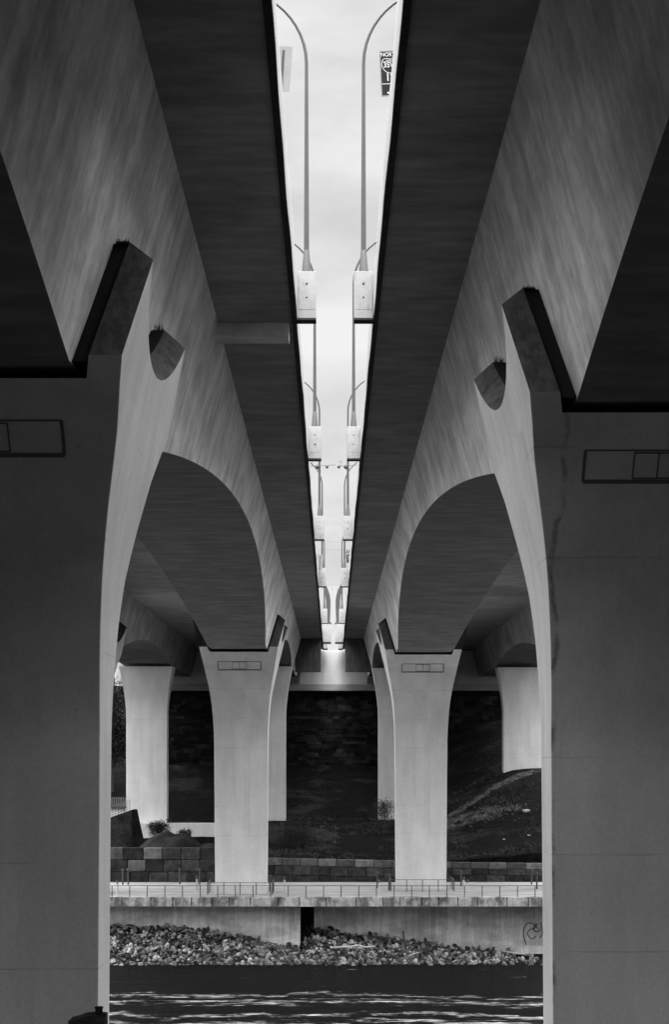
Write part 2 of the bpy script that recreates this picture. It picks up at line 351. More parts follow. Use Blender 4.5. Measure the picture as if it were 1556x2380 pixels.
ZW = -20.3   # river level
PG = 'paired columns of the river bridge'
make_pier(-9.50, 61.0, 0, ZW-1, True, 'huge dark near bridge pier cut off by the left edge of the photo', PG, 1)
make_pier(9.68, 66.4, 0, ZW-1, True, 'huge dark near bridge pier cut off by the right edge of the photo', PG, -1)
make_pier(-9.53, 216.5, .80, -14.12, True, 'left one of the two pale middle piers standing on the walkway', PG, 1)
make_pier(9.55, 223.0, .85, -14.12, True, 'right one of the two pale middle piers standing on the walkway', PG, -1)
make_pier(-9.70, 300.0, 3.2, -9.6, False, 'narrow strip of pier just right of the left walkway pier', PG, 1, False)
make_pier(9.72, 305.0, 3.2, -9.0, False, 'narrow strip of pier just left of the right walkway pier', PG, -1, False)
make_pier(-26.9, 300.0, 3.2, -9.6, False, 'bright pier farthest left, standing on the white footing wall behind the stone blocks', PG, 1, False)
make_pier(28.0, 303.0, 3.2, -5.5, False, 'bright pier farthest right, rising out of the dark grassy slope', PG, -1, False)
make_pier(-26.9, 216.5, .80, -14.12, True, 'outer left walkway pier behind the near left pier', PG, 1)
make_pier(27.6, 223.0, .85, -14.12, True, 'outer right walkway pier, behind the near right pier', PG, -1)

# ---------------------------------------------------------------- bridge decks
ZS = 17.92
def soffit(y, off):
    y = y - off
    if y < 53.4:
        d = 53.4 - y; return min(15.3, 10.3 + .115*d - .0006*d*d) if d < 90 else 15.3
    if y < 68.6: return 10.3
    if y < 203:
        return max(15.32 - .00101*(y - 138.75)**2, 10.3 + max(0, (y-150))/53*.8)
    if y < 224: return 11.1
    if y < 262: return 14.7 - 3.6*((262 - y)/38)**2
    if y < 300: return 14.7 - 1.25*((y - 262)/38)**2
    return 13.45

PEDS = [84.2, 123.6, 169.2, 215.6, 274.5]
Y0, Y1 = -14.0, 340.0
def make_bridge(s, label, off, xs_far, xs_deck, centres):
    """s = -1 left bridge, +1 right bridge"""
    root = empty('road_bridge', (0, 0, 0))
    tag(root, label, 'bridge', 'the twin road bridges')
    ys = [Y0 + i*(Y1 - Y0)/236 for i in range(237)]
    def xsh(y): return xs_deck + (xs_far - xs_deck)*max(0, y - 60)/160
    for ci, c in enumerate(centres):
        m = MB(); rings = []
        for y in ys:
            z = soffit(y, off); sh = xsh(y) if ci == 0 else xs_deck
            xb = 2.64 + .28*(10.3 - z)*-1; xt = 2.64 + .28*(ZS - 10.3)
            rings.append([(s*(c - xt) + sh, y, ZS + .06), (s*(c - xb) + sh, y, z), (s*(c + xb) + sh, y, z), (s*(c + xt) + sh, y, ZS + .06)])
        n = 4
        for i in range(len(rings) - 1):
            a, b = rings[i], rings[i+1]
            m.add([a[0],a[1],b[1],b[0]], [(0,1,2,3)], 0)
            m.add([a[2],a[3],b[3],b[2]], [(0,1,2,3)], 0)
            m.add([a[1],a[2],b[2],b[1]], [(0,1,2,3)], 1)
            m.add([a[3],a[0],b[0],b[3]], [(0,1,2,3)], 0)
        m.add(rings[0], [(0,1,2,3)], 0); m.add(rings[-1], [(3,2,1,0)], 0)
        # weld
        me_o = m.build('box_girder', [M['web'] if ci == 0 else M['web_shaded'], M['soffit']], root)
        bm = bmesh.new(); bm.from_mesh(me_o.data); bmesh.ops.remove_doubles(bm, verts=bm.verts, dist=1e-4)
        bmesh.ops.recalc_face_normals(bm, faces=bm.faces); bm.to_mesh(me_o.data); bm.free()
    def bx(m, xa, xb, y0, y1, z0, z1, mi=0):
        xa, xb = s*xa + xs_deck, s*xb + xs_deck
        m.box(min(xa, xb), max(xa, xb), y0, y1, z0, z1, mi)
    m = MB(); bx(m, 1.63, 35.2, Y0, Y1, ZS, ZS + .28); m.build('deck_slab', M['deck'], root)
    m = MB(); bx(m, 1.9, 34.9, Y0, Y1 + 60, ZS + .284, ZS + .36); m.build('roadway', M['road'], root)
    # parapets: gap side with a faintly wavering cast edge
    m = MB(); rings = []
    rnd = random.Random(3 + s)
    ph = rnd.random()*6
    for i in range(178):
        y = Y0 + i*2.0
        w = .012*math.sin(y*.23 + ph) + .010*math.sin(y*.61 + ph*2)
        x = 1.443 + w
        q = [(x, ZS + .012), (x - .0, ZS + 1.0), (x + .03, ZS + 1.88), (x + .30, ZS + 1.88), (x + .42, ZS + .38), (x + .42, ZS + .012)]
        rings.append([(s*a + xs_deck, y, z) for a, z in q])
    m.loft(rings); m.build('parapet', M['parapet'], root)
    m = MB(); bx(m, 34.8, 35.25, Y0, Y1, ZS + .012, ZS + 1.4); m.build('parapet', M['parapet'], root)
    m = MB(); rings = []
    for i in range(178):
        y = Y0 + i*2.0; w = .012*math.sin(y*.23 + ph) + .010*math.sin(y*.61 + ph*2)
        q = [(1.452 + w, ZS - .07), (1.452 + w, ZS + .010), (1.66, ZS + .010), (1.66, ZS - .07)]
        rings.append([(s*a + xs_deck, y, z) for a, z in q])
    m.loft(rings); m.build('edge_band', M['near_black'], root)
    # lamp pedestals hung on the parapet
    for k, d in enumerate(PEDS):
        rnd = random.Random(k*7 + s)
        m = MB(); bx(m, .667, 1.425, d, d + .8, ZS + .02, ZS + 1.93)
        ped = m.build('lamp_pedestal', M['pedestal'], root, bevel=.015)
        m = MB(); bx(m, .66, 1.50, d + .01, d + .8, ZS - .05, ZS + .018); m.build('underside_shade', M['near_black'], ped)  # near-black slab stands in for the shaded underside of the pedestal
        xc = s*1.05 + xs_deck
        for z in (ZS + .86, ZS + 1.42):
            m = MB(); pts = []
            rr = .034 + rnd.random()*.014
            for a in range(9):
                r_ = rr*(1 + rnd.uniform(-.25, .35)); pts.append((xc + r_*math.cos(a*2*math.pi/9), d - .004, z + r_*1.15*math.sin(a*2*math.pi/9)))
            m.add(pts + [(p[0], d + .01, p[2]) for p in pts], [tuple(range(9))] + [(a, a+9, (a+1) % 9 + 9, (a+1) % 9) for a in range(9)])
            m.build('anchor_hole', M['hole'], ped)
        m = MB(); zc = ZS + .38; x = .70
        while x < 1.38:
            w = rnd.uniform(.05, .14); t_ = rnd.uniform(.003, .014)
            bx(m, x, min(x + w, 1.40), d - .004, d + .01, zc - t_, zc + t_); x += w*rnd.uniform(.9, 1.4); zc += rnd.uniform(-.004, .004)
        m.build('crack', M['crack'], ped)
    m = MB(); bx(m, 1.70, 5.6, 309.0, 310.2, 12.9, ZS - .01); m.build('end_diaphragm', M['ear_dark'], root)  # near-black colour stands in for the shade on this face
    # wide median block next to the abutment
    m = MB(); bx(m, .20, 1.425, 317.0, 318.6, ZS - .1, ZS + 2.65)
    b_ = m.build('median_block', M['pedestal'], root, bevel=.02)
    m = MB(); bx(m, .20, 1.60, 317.02, 318.6, ZS - .32, ZS - .104); m.build('underside_shade', M['near_black'], b_)
    m = MB(); bx(m, .78, 1.425, 338.0, 338.8, ZS + .02, ZS + 1.93)
    b_ = m.build('lamp_pedestal', M['pedestal'], root, bevel=.02)
    m = MB(); bx(m, .78, 1.50, 338.02, 338.8, ZS - .22, ZS + .018); m.build('underside_shade', M['near_black'], b_)
    return root

LB = make_bridge(-1, 'left road bridge with its streaked concrete box girders arching over the river', 0, -.0, 0.0, (9.47, 26.9))
RB = make_bridge(1, 'right road bridge with its streaked concrete box girders arching over the river', 6.0, .06, .22, (9.47, 27.5))
m = MB(); m.box(-1.44, 1.66, Y0, 47.6, ZS + .02, ZS + .3); m.build('gap_light_blocker', M['deck'], RB)  # added out of view over the gap to keep skylight off the near girders
# concrete cross beam hung under the left deck
m = MB(); m.box(-4.95, -1.80, 85.0, 86.6, ZS - .55, ZS + .02); m.build('cross_beam', M['web'], LB, bevel=.02)

# ---------------------------------------------------------------- lamps
def make_lamp():
    root = empty('street_lamp')
    m = MB()
    def oct_(r, z, x=0): return [(x + r*math.cos(R(22.5 + 45*k)), r*math.sin(R(22.5 + 45*k)), z) for k in range(8)]
    m.loft([oct_(.215, .03), oct_(.21, .06), oct_(.125, .92), oct_(.118, .94)])
    m.build('flared_foot', M['pole'], root, smooth=20)
    m = MB(); m.box(-.23, .23, -.23, .23, .0, .03); m.build('base_plate', M['lampdark'], root)
    m = MB(); pts = [(0,0,z) for z in (.90, 2, 4, 6, 8.6)]; rs = [.108,.104,.092,.082,.070]
    cx, cz = -3.1, 8.6
    for k in range(1, 13):
        a = R(90)*k/12; pts.append((cx + 3.1*math.cos(a), 0, cz + 3.05*math.sin(a))); rs.append(.070 - .0018*k)
    m.tube(pts, rs, 10); m.build('pole_arm', M['pole'], root, smooth=50)
    m = MB()
    m.loft([[(x, y*w, 11.65 + z) for y, z in ((-.16,-.05),(.16,-.05),(.13,.06),(-.13,.06))] for x, w in ((-3.0,.5),(-3.2,1),(-3.7,1.05),(-3.9,.6))])
    h = m.build('lamp_head', M['lampdark'], root, bevel=.02)
    m = MB(); m.box(-3.7, -3.25, -.1, .1, 11.58, 11.60); m.build('lens', M['sign_back'], h)
    return root
def copy_tree(o, parent=None):
    c = o.copy(); COL.objects.link(c); c.parent = parent
    for ch in list(o.children): copy_tree(ch, c)
    return c
lamp0 = make_lamp(); used = False
NTH = ['nearest', 'second', 'third', 'fourth', 'fifth']
for side, s, sh in (('left', -1, 0.0), ('right', 1, .22)):
    for k, d in enumerate(PEDS):
        o = copy_tree(lamp0) if used else lamp0
        used = True
        o.location = (s*1.06 + sh, d + .38, ZS + 1.93)
        o.rotation_euler = (0, 0, 0 if s < 0 else math.pi)
        tag(o, ('curved grey street lamp on the %s pedestal of the %s bridge, counted from the camera' % (NTH[k], side)), 'street lamp', 'curved lamps lining the gap')

# weather instruments on the third lamps
for nm, s, sh in (('left', -1, 0.0), ('right', 1, .22)):
    root = empty('weather_sensor', (s*1.06 + sh, 169.5, 0)); Z = 679*169.2/F
    tag(root, 'thin crossarm with dark sensor bulb clamped to the third lamp pole of the %s bridge' % nm, 'weather sensor', 'sensors on the lamp poles')
    m = MB(); m.tube([(-.75, -.1, Z), (1.35 if s < 0 else 1.0, -.1, Z + .12)], .02, 6)
    m.tube([(-.6, -.1, Z), (-.6, -.1, Z + .42)], .018, 6); m.tube([(-.75, -.1, Z + .42), (-.45, -.1, Z + .44)], .018, 6)
    m.build('crossarm', M['lampdark'], root)
    for bx_, rr in ((.62 if s < 0 else -.75, .13), (-.18, .17)):
        m = MB(); n = 8
        m.loft([[(bx_ + rr*math.sin(R(a))*math.cos(2*math.pi*k/n), -.1 + rr*math.sin(R(a))*math.sin(2*math.pi*k/n), Z - .02 + rr*math.cos(R(a))*(1 if a < 90 else 1.3)) for k in range(n)] for a in (12, 45, 80, 110, 140, 168)])
        m.build('sensor_bulb', M['lampdark'], root, smooth=60)

# tall curved pylons at the far end of the gap
for nm, s, sh in (('left', -1, 0.0), ('right', 1, .22)):
    root = empty('steel_pylon', (s*.62 + sh, 317.8, ZS + 2.65))
    tag(root, 'thick curved grey steel pylon on the last wide block of the %s bridge' % nm, 'pylon', 'curved steel pylons')
    m = MB(); rings = []
    for i in range(19):
        t = i/18; z = .25 + 8.6*t
        off = 0 if t < .35 else 2.6*((t - .35)/.65)**2
        w = .22 + .13*math.sin(math.pi*min(1, t*1.25))
        rings.append([(s*off + a*w, b*.22, z) for a, b in ((-1,-1),(1,-1),(1,1),(-1,1))])
    m.loft(rings); m.build('column', M['pole'], root, smooth=20)
    m = MB(); m.loft([[(a*w, b*.4, z) for a, b in ((-1,-1),(1,-1),(1,1),(-1,1))] for w, z in ((.55, 0), (.55,.08), (.36,.3))])
    m.build('foot', M['lampdark'], root)

# wavy white monument beyond the abutment
root = empty('wavy_monument', (0, 372, ZS - 2)); tag(root, 'pale wavy concrete monument strips filling the far end of the gap between the bridges', 'monument')
for x0, w in ((-.75, .34), (0.05, .36), (.85, .30)):
    m = MB(); rings = []
    for i in range(31):
        z = 15.0*i/30; c = x0 + .42*math.sin(z*.42 + 2.6)
        rings.append([(c + a*w, b*.5, z) for a, b in ((-1,-1),(1,-1),(1,1),(-1,1))])
    m.loft(rings); m.build('wave_strip', M['monument'], root, smooth=30)

# ---------------------------------------------------------------- mile signs
def text_mesh(s, size, name='lettering'):
    cu = bpy.data.curves.new(name, 'FONT'); cu.body = s; cu.size = size; cu.align_x = 'CENTER'; cu.align_y = 'CENTER'; cu.extrude = .002
    cu.offset = size*.012
    o = bpy.data.objects.new(name, cu); COL.objects.link(o)
    dg = bpy.context.evaluated_depsgraph_get(); me = bpy.data.meshes.new_from_object(o.evaluated_get(dg))
    bpy.data.objects.remove(o); return me
def make_sign(x, y, z, roll, front, label, w=.60, h=1.36):
    root = empty('mile_sign', (x, y, z)); root.rotation_euler = (0, roll, 0)
    tag(root, label, 'road sign', 'mile signs over the parapets')
    m = MB(); pts = []
    r = .04
    for cx, cz, a0 in ((w/2-r, h/2-r, 0), (-w/2+r, h/2-r, 90), (-w/2+r, -h/2+r, 180), (w/2-r, -h/2+r, 270)):
        for k in range(4): a = R(a0 + 30*k); pts.append((cx + r*math.cos(a), cz + r*math.sin(a)))
    n = len(pts)
    m.loft([[(a, yy, b) for a, b in pts] for yy in (-.006, .006)])
    m.build('panel', M['sign_face'] if front else M['sign_back'], root)
    if not front:
        m = MB(); sx = .04
        m.box(sx - .035, sx + .035, -.03, -.007, -h/2 - .5, h/2 - .12); m.build('post', M['pole'], root)
        m = MB()
        for k in range(26):
            zz = h/2 - .14 - k*.04; m.box(sx - .02, sx + .02, -.036, -.0305, zz - .022, zz - .006)
        m.build('slot_row', M['near_black'], root)
        return root
    m = MB(); m.box(-.03, .03, .008, .05, -h/2 - .6, h/2 - .1); m.build('post', M['pole'], root)
    def put(me, cx, cz, sx=1):
        me.materials.clear(); me.materials.append(M['sign_white'])
        o = bpy.data.objects.new('lettering', me); COL.objects.link(o); o.parent = root
        o.rotation_euler = (R(90), 0, 0); o.location = (cx, -.010, cz); o.scale = (sx, 1, 1)
    put(text_mesh('NORTH', .165), 0, h/2 - .115, .92)
    put(text_mesh('INTERSTATE', .045), 0, h/2 - .292, 1.0)
    put(text_mesh('35W', .215), .0, h/2 - .43, .92)
    put(text_mesh('18', .34), -.01, h/2 - .80, .85)
    m = MB()
    def band(poly, t=.008, closed=True):
        k = len(poly)
        for i in range(k if closed else k-1):
            a = Vector(poly[i]); b = Vector(poly[(i+1) % k]); d = (b-a); 
            if d.length < 1e-6: continue
            nn = Vector((-d.y, d.x)).normalized()*t
            q = [a-nn, b-nn, b+nn, a+nn]
            m.add([(p.x, -.0095, p.y) for p in q] + [(p.x, -.0055, p.y) for p in q], [(0,1,2,3),(7,6,5,4),(0,4,5,1),(1,5,6,2),(2,6,7,3),(3,7,4,0)])
    # interstate shield outline
    zc = h/2 - .43; sh = []
    for k in range(13):
        t = k/12; sh.append((.25*math.cos(R(-20 + 0*t))*(1 - 0) if False else 0, 0)) if False else None
    left = [(-.19,.19),(-.23,.13),(-.25,.04),(-.235,-.06),(-.18,-.15),(-.10,-.21),(0,-.245)]
    top = [(0,.175),(.06,.195),(.12,.20),(.19,.19)]
    poly = left + [(-x, z_) for x, z_ in reversed(left[:-1])] + [(.12,.20),(.06,.195),(0,.175),(-.06,.195),(-.12,.20)]
    band([(a, zc + b) for a, b in poly])
    band([(-.232, zc + .105), (.232, zc + .105)], .006, False)
    band([(-w/2 + .02, -h/2 + .37), (w/2 - .02, -h/2 + .37)], .009, False)
    o_ = w/2 - .018; p_ = h/2 - .018
    band([(-o_, -p_), (o_, -p_), (o_, p_), (-o_, p_)], .004)
    dot = [(-.09 + .03*math.cos(R(30*k)), -h/2 + .10 + .03*math.sin(R(30*k))) for k in range(12)]
    m.add([(a, -.0095, b) for a, b in dot] + [(a, -.0055, b) for a, b in dot], [tuple(range(12))] + [(k, (k+1) % 12, (k+1) % 12 + 12, k+12) for k in range(12)])
    m.build('border_and_shield', M['sign_white'], root)
    return root
a = P(885, 118, 62); 
make_sign(a.x + .30, 62, a.z - .68, R(-2.6), True, 'dark mile sign reading NORTH with a route shield, high beside the nearest right lamp')
a = P(677, 107, 62)
make_sign(a.x - .30, 62, a.z - .68, R(3.6), False, 'pale back of a mile sign with a slotted post, high beside the nearest left lamp')
a = P(805, 1278, 214)
make_sign(a.x + .30, 214, a.z - .68, R(-2.6), True, 'small far mile sign peeping over the right parapet beside the fourth right lamp')
a = P(750, 1290, 214)
make_sign(a.x - .30, 214, a.z - .75, R(3.0), False, 'small far sign back peeping over the left parapet beside the fourth left lamp', .60, 1.6)

# thin power cables crossing the gap far behind
POS = ['highest', 'second highest', 'third from the top', 'fourth from the top', 'second lowest', 'lowest']
for k, y in enumerate((1214.5, 1219.5, 1257.5, 1261, 1276.5, 1280)):
    m = MB(); D = 460 + k*3; z = (VY - y)*D/F
    m.tube([(x, D, z + .0016*x*x*.2) for x in range(-160, 161, 20)], .02, 5)
    o = m.build('power_cable', M['wire']); tag(o, 'thin power cable crossing the sky gap, %s of the six' % POS[k], 'cable', 'power cables across the gap')

# ---------------------------------------------------------------- far bank
WZ = -14.12
m = MB(); m.box(-110, 110, 210.2, 236.0, WZ - .4, WZ); 
o = m.build('walkway', M['walk']); tag(o, 'pale riverside walkway under the bridge piers', kind='structure')
# coping along the front of the walkway
root = empty('walkway_coping', (0, 209.5, WZ - .96)); tag(root, 'stained concrete coping edging the riverside walkway above the river wall', 'coping wall')
m = MB(); x = -70; rnd = random.Random(5)
while x < 70:
    w = rnd.uniform(1.7, 3.1); m.box(x + .045, x + w - .045, 0 + rnd.uniform(0, .03), 1.2, 0, .97 - .004); x += w
m.build('coping_blocks', M['coping'], root, bevel=.03)
m = MB(); m.box(-70, 70, .15, 1.1, .05, .93); m.build('mortar_core', M['bank'], root)
# river walls
root = empty('river_wall', (0, 212.4, -21)); tag(root, 'pale concrete river wall below the walkway, left of the dark recess', 'retaining wall')
m = MB(); m.box(-90, -3.35, 0, 6, 0, 21 - 15.1 + .0); m.build('wall_face', M['river_wall'], root, bevel=.03)
m = MB(); m.box(-3.95, -3.30, -.12, .3, 0, 5.75); m.build('corner_post', M['river_wall'], root, bevel=.03)
root = empty('river_wall', (0, 214.7, -21)); tag(root, 'pale concrete river wall below the walkway, right of the dark recess and marked with graffiti', 'retaining wall')
m = MB(); m.box(-1.9, 90, 0, 6, 0, 21 - 15.1); m.build('wall_face', M['river_wall'], root, bevel=.03)
m = MB(); m.box(9.5, 60, -.5, .1, 0, 1.55); m.build('plinth', M['river_wall'], root, bevel=.04)
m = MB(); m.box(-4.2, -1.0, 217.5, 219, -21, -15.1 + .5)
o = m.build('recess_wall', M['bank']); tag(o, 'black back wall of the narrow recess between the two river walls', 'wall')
# graffiti on the right wall
m = MB(); y_ = 214.69
def gpts(l): return [P(x, yy, y_ - .02) for x, yy in l]
def smoothc(l, n=6):
    out = []
    for i in range(len(l)-1):
        p0 = l[max(i-1,0)]; p1 = l[i]; p2 = l[i+1]; p3 = l[min(i+2, len(l)-1)]
        for k in range(n):
            t = k/n
            out.append(tuple(.5*((2*p1[j]) + (-p0[j]+p2[j])*t + (2*p0[j]-5*p1[j]+4*p2[j]-p3[j])*t*t + (-p0[j]+3*p1[j]-3*p2[j]+p3[j])*t**3) for j in range(2)))
    out.append(l[-1]); return out
for l in ([(1225,2196),(1219,2180),(1218,2165),(1223,2150),(1232,2145),(1244,2150),(1251,2158)],
          [(1251,2146),(1243,2158),(1233,2160),(1228,2168),(1231,2178),(1240,2182),(1247,2175)],
          [(1247,2146),(1241,2160),(1250,2166),(1257,2160)], [(1258,2144),(1262,2168),(1256,2180)]):
    pts = gpts(smoothc(l))
    for a, b in zip(pts, pts[1:]):
        d = (b - a); nn = Vector((-d.z, 0, d.x)).normalized()*.045
        q = [a-nn, b-nn, b+nn, a+nn]
        m.add([(p.x, y_ - .012, p.z) for p in q] + [(p.x, y_ + .004, p.z) for p in q], [(0,1,2,3),(7,6,5,4),(0,4,5,1),(1,5,6,2),(2,6,7,3),(3,7,4,0)])
o = m.build('graffiti', M['paint']); tag(o, 'black looping graffiti sprayed on the right river wall by the near pier', 'graffiti')

# railing on the coping
def railing(x0, x1, y, z, h, step, label, cables=5, returns=None):
    root = empty('railing', ((x0+x1)/2, y, z)); tag(root, label, 'railing', 'steel railings on the walkway')
    cx = (x0+x1)/2; n = max(1, round((x1-x0)/step))
    for i in range(n + 1):
        x = x0 + (x1-x0)*i/n - cx
        m = MB(); m.box(x - .045, x + .045, -.03, .03, 0, h); m.build('post', M['rail'], root)
    m = MB(); m.box(x0-cx, x1-cx, -.04, .04, h, h + .06); m.build('top_rail', M['rail'], root)
    m = MB()
    for k in range(cables): zz = .14 + (h - .2)*k/cables; m.box(x0-cx, x1-cx, -.006, .006, zz, zz + .012)
    m.build('cable_infill', M['rail'], root)
    return root
railing(-26, 26, 209.75, WZ - .03, 1.16, 1.8, 'long steel railing with thin cables along the front edge of the walkway', 6)
for s_, xc, yc, w in (('left', -9.55, 213.2, 3.35), ('right', 9.55, 218.5, 3.35)):
    root = railing(xc - w, xc + w, yc, WZ, 1.22, 1.5, 'short steel railing around the foot of the %s walkway pier' % s_, 5)
    m = MB()
    for sx in (-1, 1):
        m.box(sx*w - .03, sx*w + .03, .05, 5.5, 1.22, 1.28)
        for k in range(4): m.box(sx*w - .025, sx*w + .025, .8 + k*1.5, .86 + k*1.5, 0, 1.22)
    m.build('side_rail', M['rail'], root)

# bollard lights
def bollard():
    root = empty('bollard_light')
    n = 10
    def ring(r, z): return [(r*math.cos(2*math.pi*k/n), r*math.sin(2*math.pi*k/n), z) for k in range(n)]
    m = MB(); m.loft([ring(.13, 0), ring(.13, .05), ring(.10, .07), ring(.10, 1.0)]); m.build('shaft', M['bollardlight'], root, smooth=40)
    m = MB(); m.loft([ring(.105, 1.0), ring(.07, 1.03), ring(.07, 1.1), ring(.12, 1.12)]); m.build('louvre', M['bollard'], root, smooth=40)
    m = MB(); m.loft([ring(.16, 1.12), ring(.16, 1.2), ring(.10, 1.28)]); m.build('cap', M['bollard'], root, smooth=40)
    return root
def tall_post():
    root = empty('post')
    m = MB(); m.tube([(0,0,0),(0,0,1.55)], .09, 8); m.build('shaft', M['bollard'], root, smooth=40)
    m = MB(); m.tube([(0,0,1.55),(0,0,1.6),(0,0,1.72),(0,0,1.8)], [.10,.15,.15,.08], 10); m.build('cap', M['bollard'], root, smooth=40)
    return root
b0 = bollard(); p0 = tall_post(); ub = up_ = False
BL = [(272.5, 2080, 0, 'pale bollard light by the near left pier on the walkway'),
      (457.6, 2068, 0, 'bollard light just left of the left walkway pier, nearer the railing'),
      (661.6, 2070, 0, 'bollard light right of the left walkway pier'),
      (881, 2078, 0, 'bollard light just left of the right walkway pier, nearer the railing'),
      (1078.6, 2070, 0, 'bollard light right of the right walkway pier, middle of three'),
      (1087.5, 2077, 0, 'bollard light right of the right walkway pier, closest to the railing'),
      (285, 2057, 1, 'dark post against the block wall beside the leftmost pale bollard'),
      (297.7, 2056, 1, 'dark post against the block wall, second from the near left pier'),
      (418, 2055, 1, 'slim dark post standing alone left of the left walkway pier'),
      (464, 2056, 1, 'dark post behind the bollard light left of the left walkway pier'),
      (628, 2072, 1, 'dark post touching the right side of the left walkway pier foot'),
      (877.6, 2064, 1, 'dark post behind the bollard light left of the right walkway pier'),
      (905, 2070, 1, 'dark post touching the left side of the right walkway pier foot'),
      (1072.7, 2060, 1, 'dark post behind the two bollard lights right of the right walkway pier'),
      (1236.6, 2056, 1, 'dark post nearest to the near right pier'),
      (1249, 2066, 1, 'dark post peeping out beside the near right pier edge')]
for x, y, k, lab in BL:
    d = -WZ*F/(y - VY); p = P(x, y, d)
    if k == 0: o = copy_tree(b0) if ub else b0; ub = True
    else: o = copy_tree(p0) if up_ else p0; up_ = True
    o.location = (p.x, d, WZ)
    if k == 0: o.scale = (1, 1, 1.15)
    tag(o, lab, 'bollard' if k == 0 else 'post', 'bollard lights on the walkway' if k == 0 else 'dark posts on the walkway')

# quarry block wall behind the walkway
def blocks(name, x0, x1, y, rows, label, slope=0, light=(), seed=1):
    """rows: list of (z0, z1, depth offset, material key)"""
    root = empty(name, ((x0+x1)/2, y, WZ)); tag(root, label, 'block wall', 'quarry block walls behind the walkway')
    cx = (x0+x1)/2; rnd = random.Random(seed)
    for ri, (z0, z1, dy, key) in enumerate(rows):
        m = MB(); ml = MB(); x = x0 - rnd.random()*1.2
        i = 0
        while x < x1:
            w = rnd.uniform(1.95, 2.3)
            tgt = ml if (ri, i) in light else m
            xa, xb = max(x, x0) + .03, min(x + w, x1) - .03
            dz = slope*(xa - x0)
            j = rnd.uniform(-.05, .05)
            if xb - xa > .2:
                a = rnd.uniform(-.03, .03)
                tgt.add([(xa-cx, dy+j, z0+dz),(xb-cx, dy+j+a, z0+dz),(xb-cx, dy+1.4, z0+dz),(xa-cx, dy+1.4, z0+dz),
                         (xa-cx, dy+j+.02, z1+dz-.05+rnd.uniform(-.04,.04)),(xb-cx, dy+j+a, z1+dz-.05+rnd.uniform(-.04,.04)),(xb-cx, dy+1.4, z1+dz-.06),(xa-cx, dy+1.4, z1+dz-.06)],
                        [(0,3,2,1),(4,5,6,7),(0,1,5,4),(1,2,6,5),(2,3,7,6),(3,0,4,7)])
            x += w; i += 1
        m.build('block_course', M[key], root, bevel=.05)
        if ml.v: ml.build('pale_block', M['blocklight'], root, bevel=.14)
    m = MB(); m.box(x0-cx, x1-cx, .5, 1.3, 0, rows[-1][1] - .3 + min(0, slope*(x1-x0))); m.build('backing', M['bank'], root)
    return root
blocks('block_wall', -27, -12.0, 235.0, [(0, 1.18, 0, 'block'), (1.18, 2.58, .12, 'block'), (2.58, 3.96, .25, 'block')], 'dark quarry block wall with one pale block, left of the left walkway pier', 0, ((2, 3), (1, 2)), 4)
blocks('block_wall', -11.9, 7.6, 235.2, [(0, .95, 0, 'block'), (.95, 2.0, .12, 'block'), (2.0, 2.85, .3, 'blocklight')], 'dark quarry block wall with a pale top course between the two walkway piers', -.022, (), 8)
blocks('block_wall', 7.7, 27, 235.4, [(0, .9, 0, 'block'), (.9, 1.6, .12, 'block'), (1.6, 2.35, .3, 'blocklight')], 'dark quarry block wall with a pale top course right of the right walkway pier', -.013, (), 12)

# far ground: terraces and the grassy hill
def hz(x, y):
    t = min(1, max(0, (y - 236)/64))
    z = -12.0 + 2.9*t
    if x > 9:
        k = min(1, (x - 9)/20)
        z += (1.2 + 5.2*t)*k*k*(3 - 2*k) + (1.2 if y > 262 else 1.2*max(0, (y-256)/6))*min(1, (x-9)/5)
    if x < -12: z -= 1.0*min(1, (-12 - x)/5)*(1 - t)
    if x < -12 and y < 297.5: z = min(z, z + (-12.6 - z)*min(1, (-12 - x)/2))
    if y > 305: z += min(1, (y - 305)/40)*9*(1 if abs(x) < 30 else 1)
    if y > 244 and abs(x) > 38: z = max(z, z + (min(1, (y - 244)/12))*min(1, (abs(x) - 38)/9)*((10 if x > 0 else 7) - z))  # side rises added out of view to block low sideways light
    z += .25*noise.noise(Vector((x*.25, y*.25, 0))) + .12*noise.noise(Vector((x*.9, y*.9, 3)))
    return z
m = MB(); NX, NY = 150, 70; vs = []
for j in range(NY + 1):
    for i in range(NX + 1):
        x = -90 + 180*i/NX; y = 236.9 + 108*j/NY; vs.append((x, y, hz(x, y)))
m.add(vs, [(j*(NX+1)+i, j*(NX+1)+i+1, (j+1)*(NX+1)+i+1, (j+1)*(NX+1)+i) for j in range(NY) for i in range(NX)])
vs2 = [(v[0], 236.9, v[2]) for v in vs[:NX+1]] + [(v[0], 236.85, -14.3) for v in vs[:NX+1]]
m.add(vs2, [(i, i+NX+1, i+NX+2, i+1) for i in range(NX)])
o = m.build('hillside', M['hill'], smooth=80); tag(o, 'dark scrubby hillside behind the block walls', kind='structure')
# distant ground, bluffs and horizon
m = MB(); NX, NY = 60, 24; vs = []
for j in range(NY + 1):
    for i in range(NX + 1):
        x = -900 + 1800*i/NX; y = 343 + 1600*(j/NY)**2
        z = (15.5 if abs(x) < 33 else 6.5) + (0 if j else -24)
        vs.append((x, y if j else 342.5, z))
m.add(vs, [(j*(NX+1)+i, j*(NX+1)+i+1, (j+1)*(NX+1)+i+1, (j+1)*(NX+1)+i) for j in range(NY) for i in range(NX)])
o = m.build('far_ground', M['soil']); tag(o, 'level ground beyond the far bank', kind='structure')
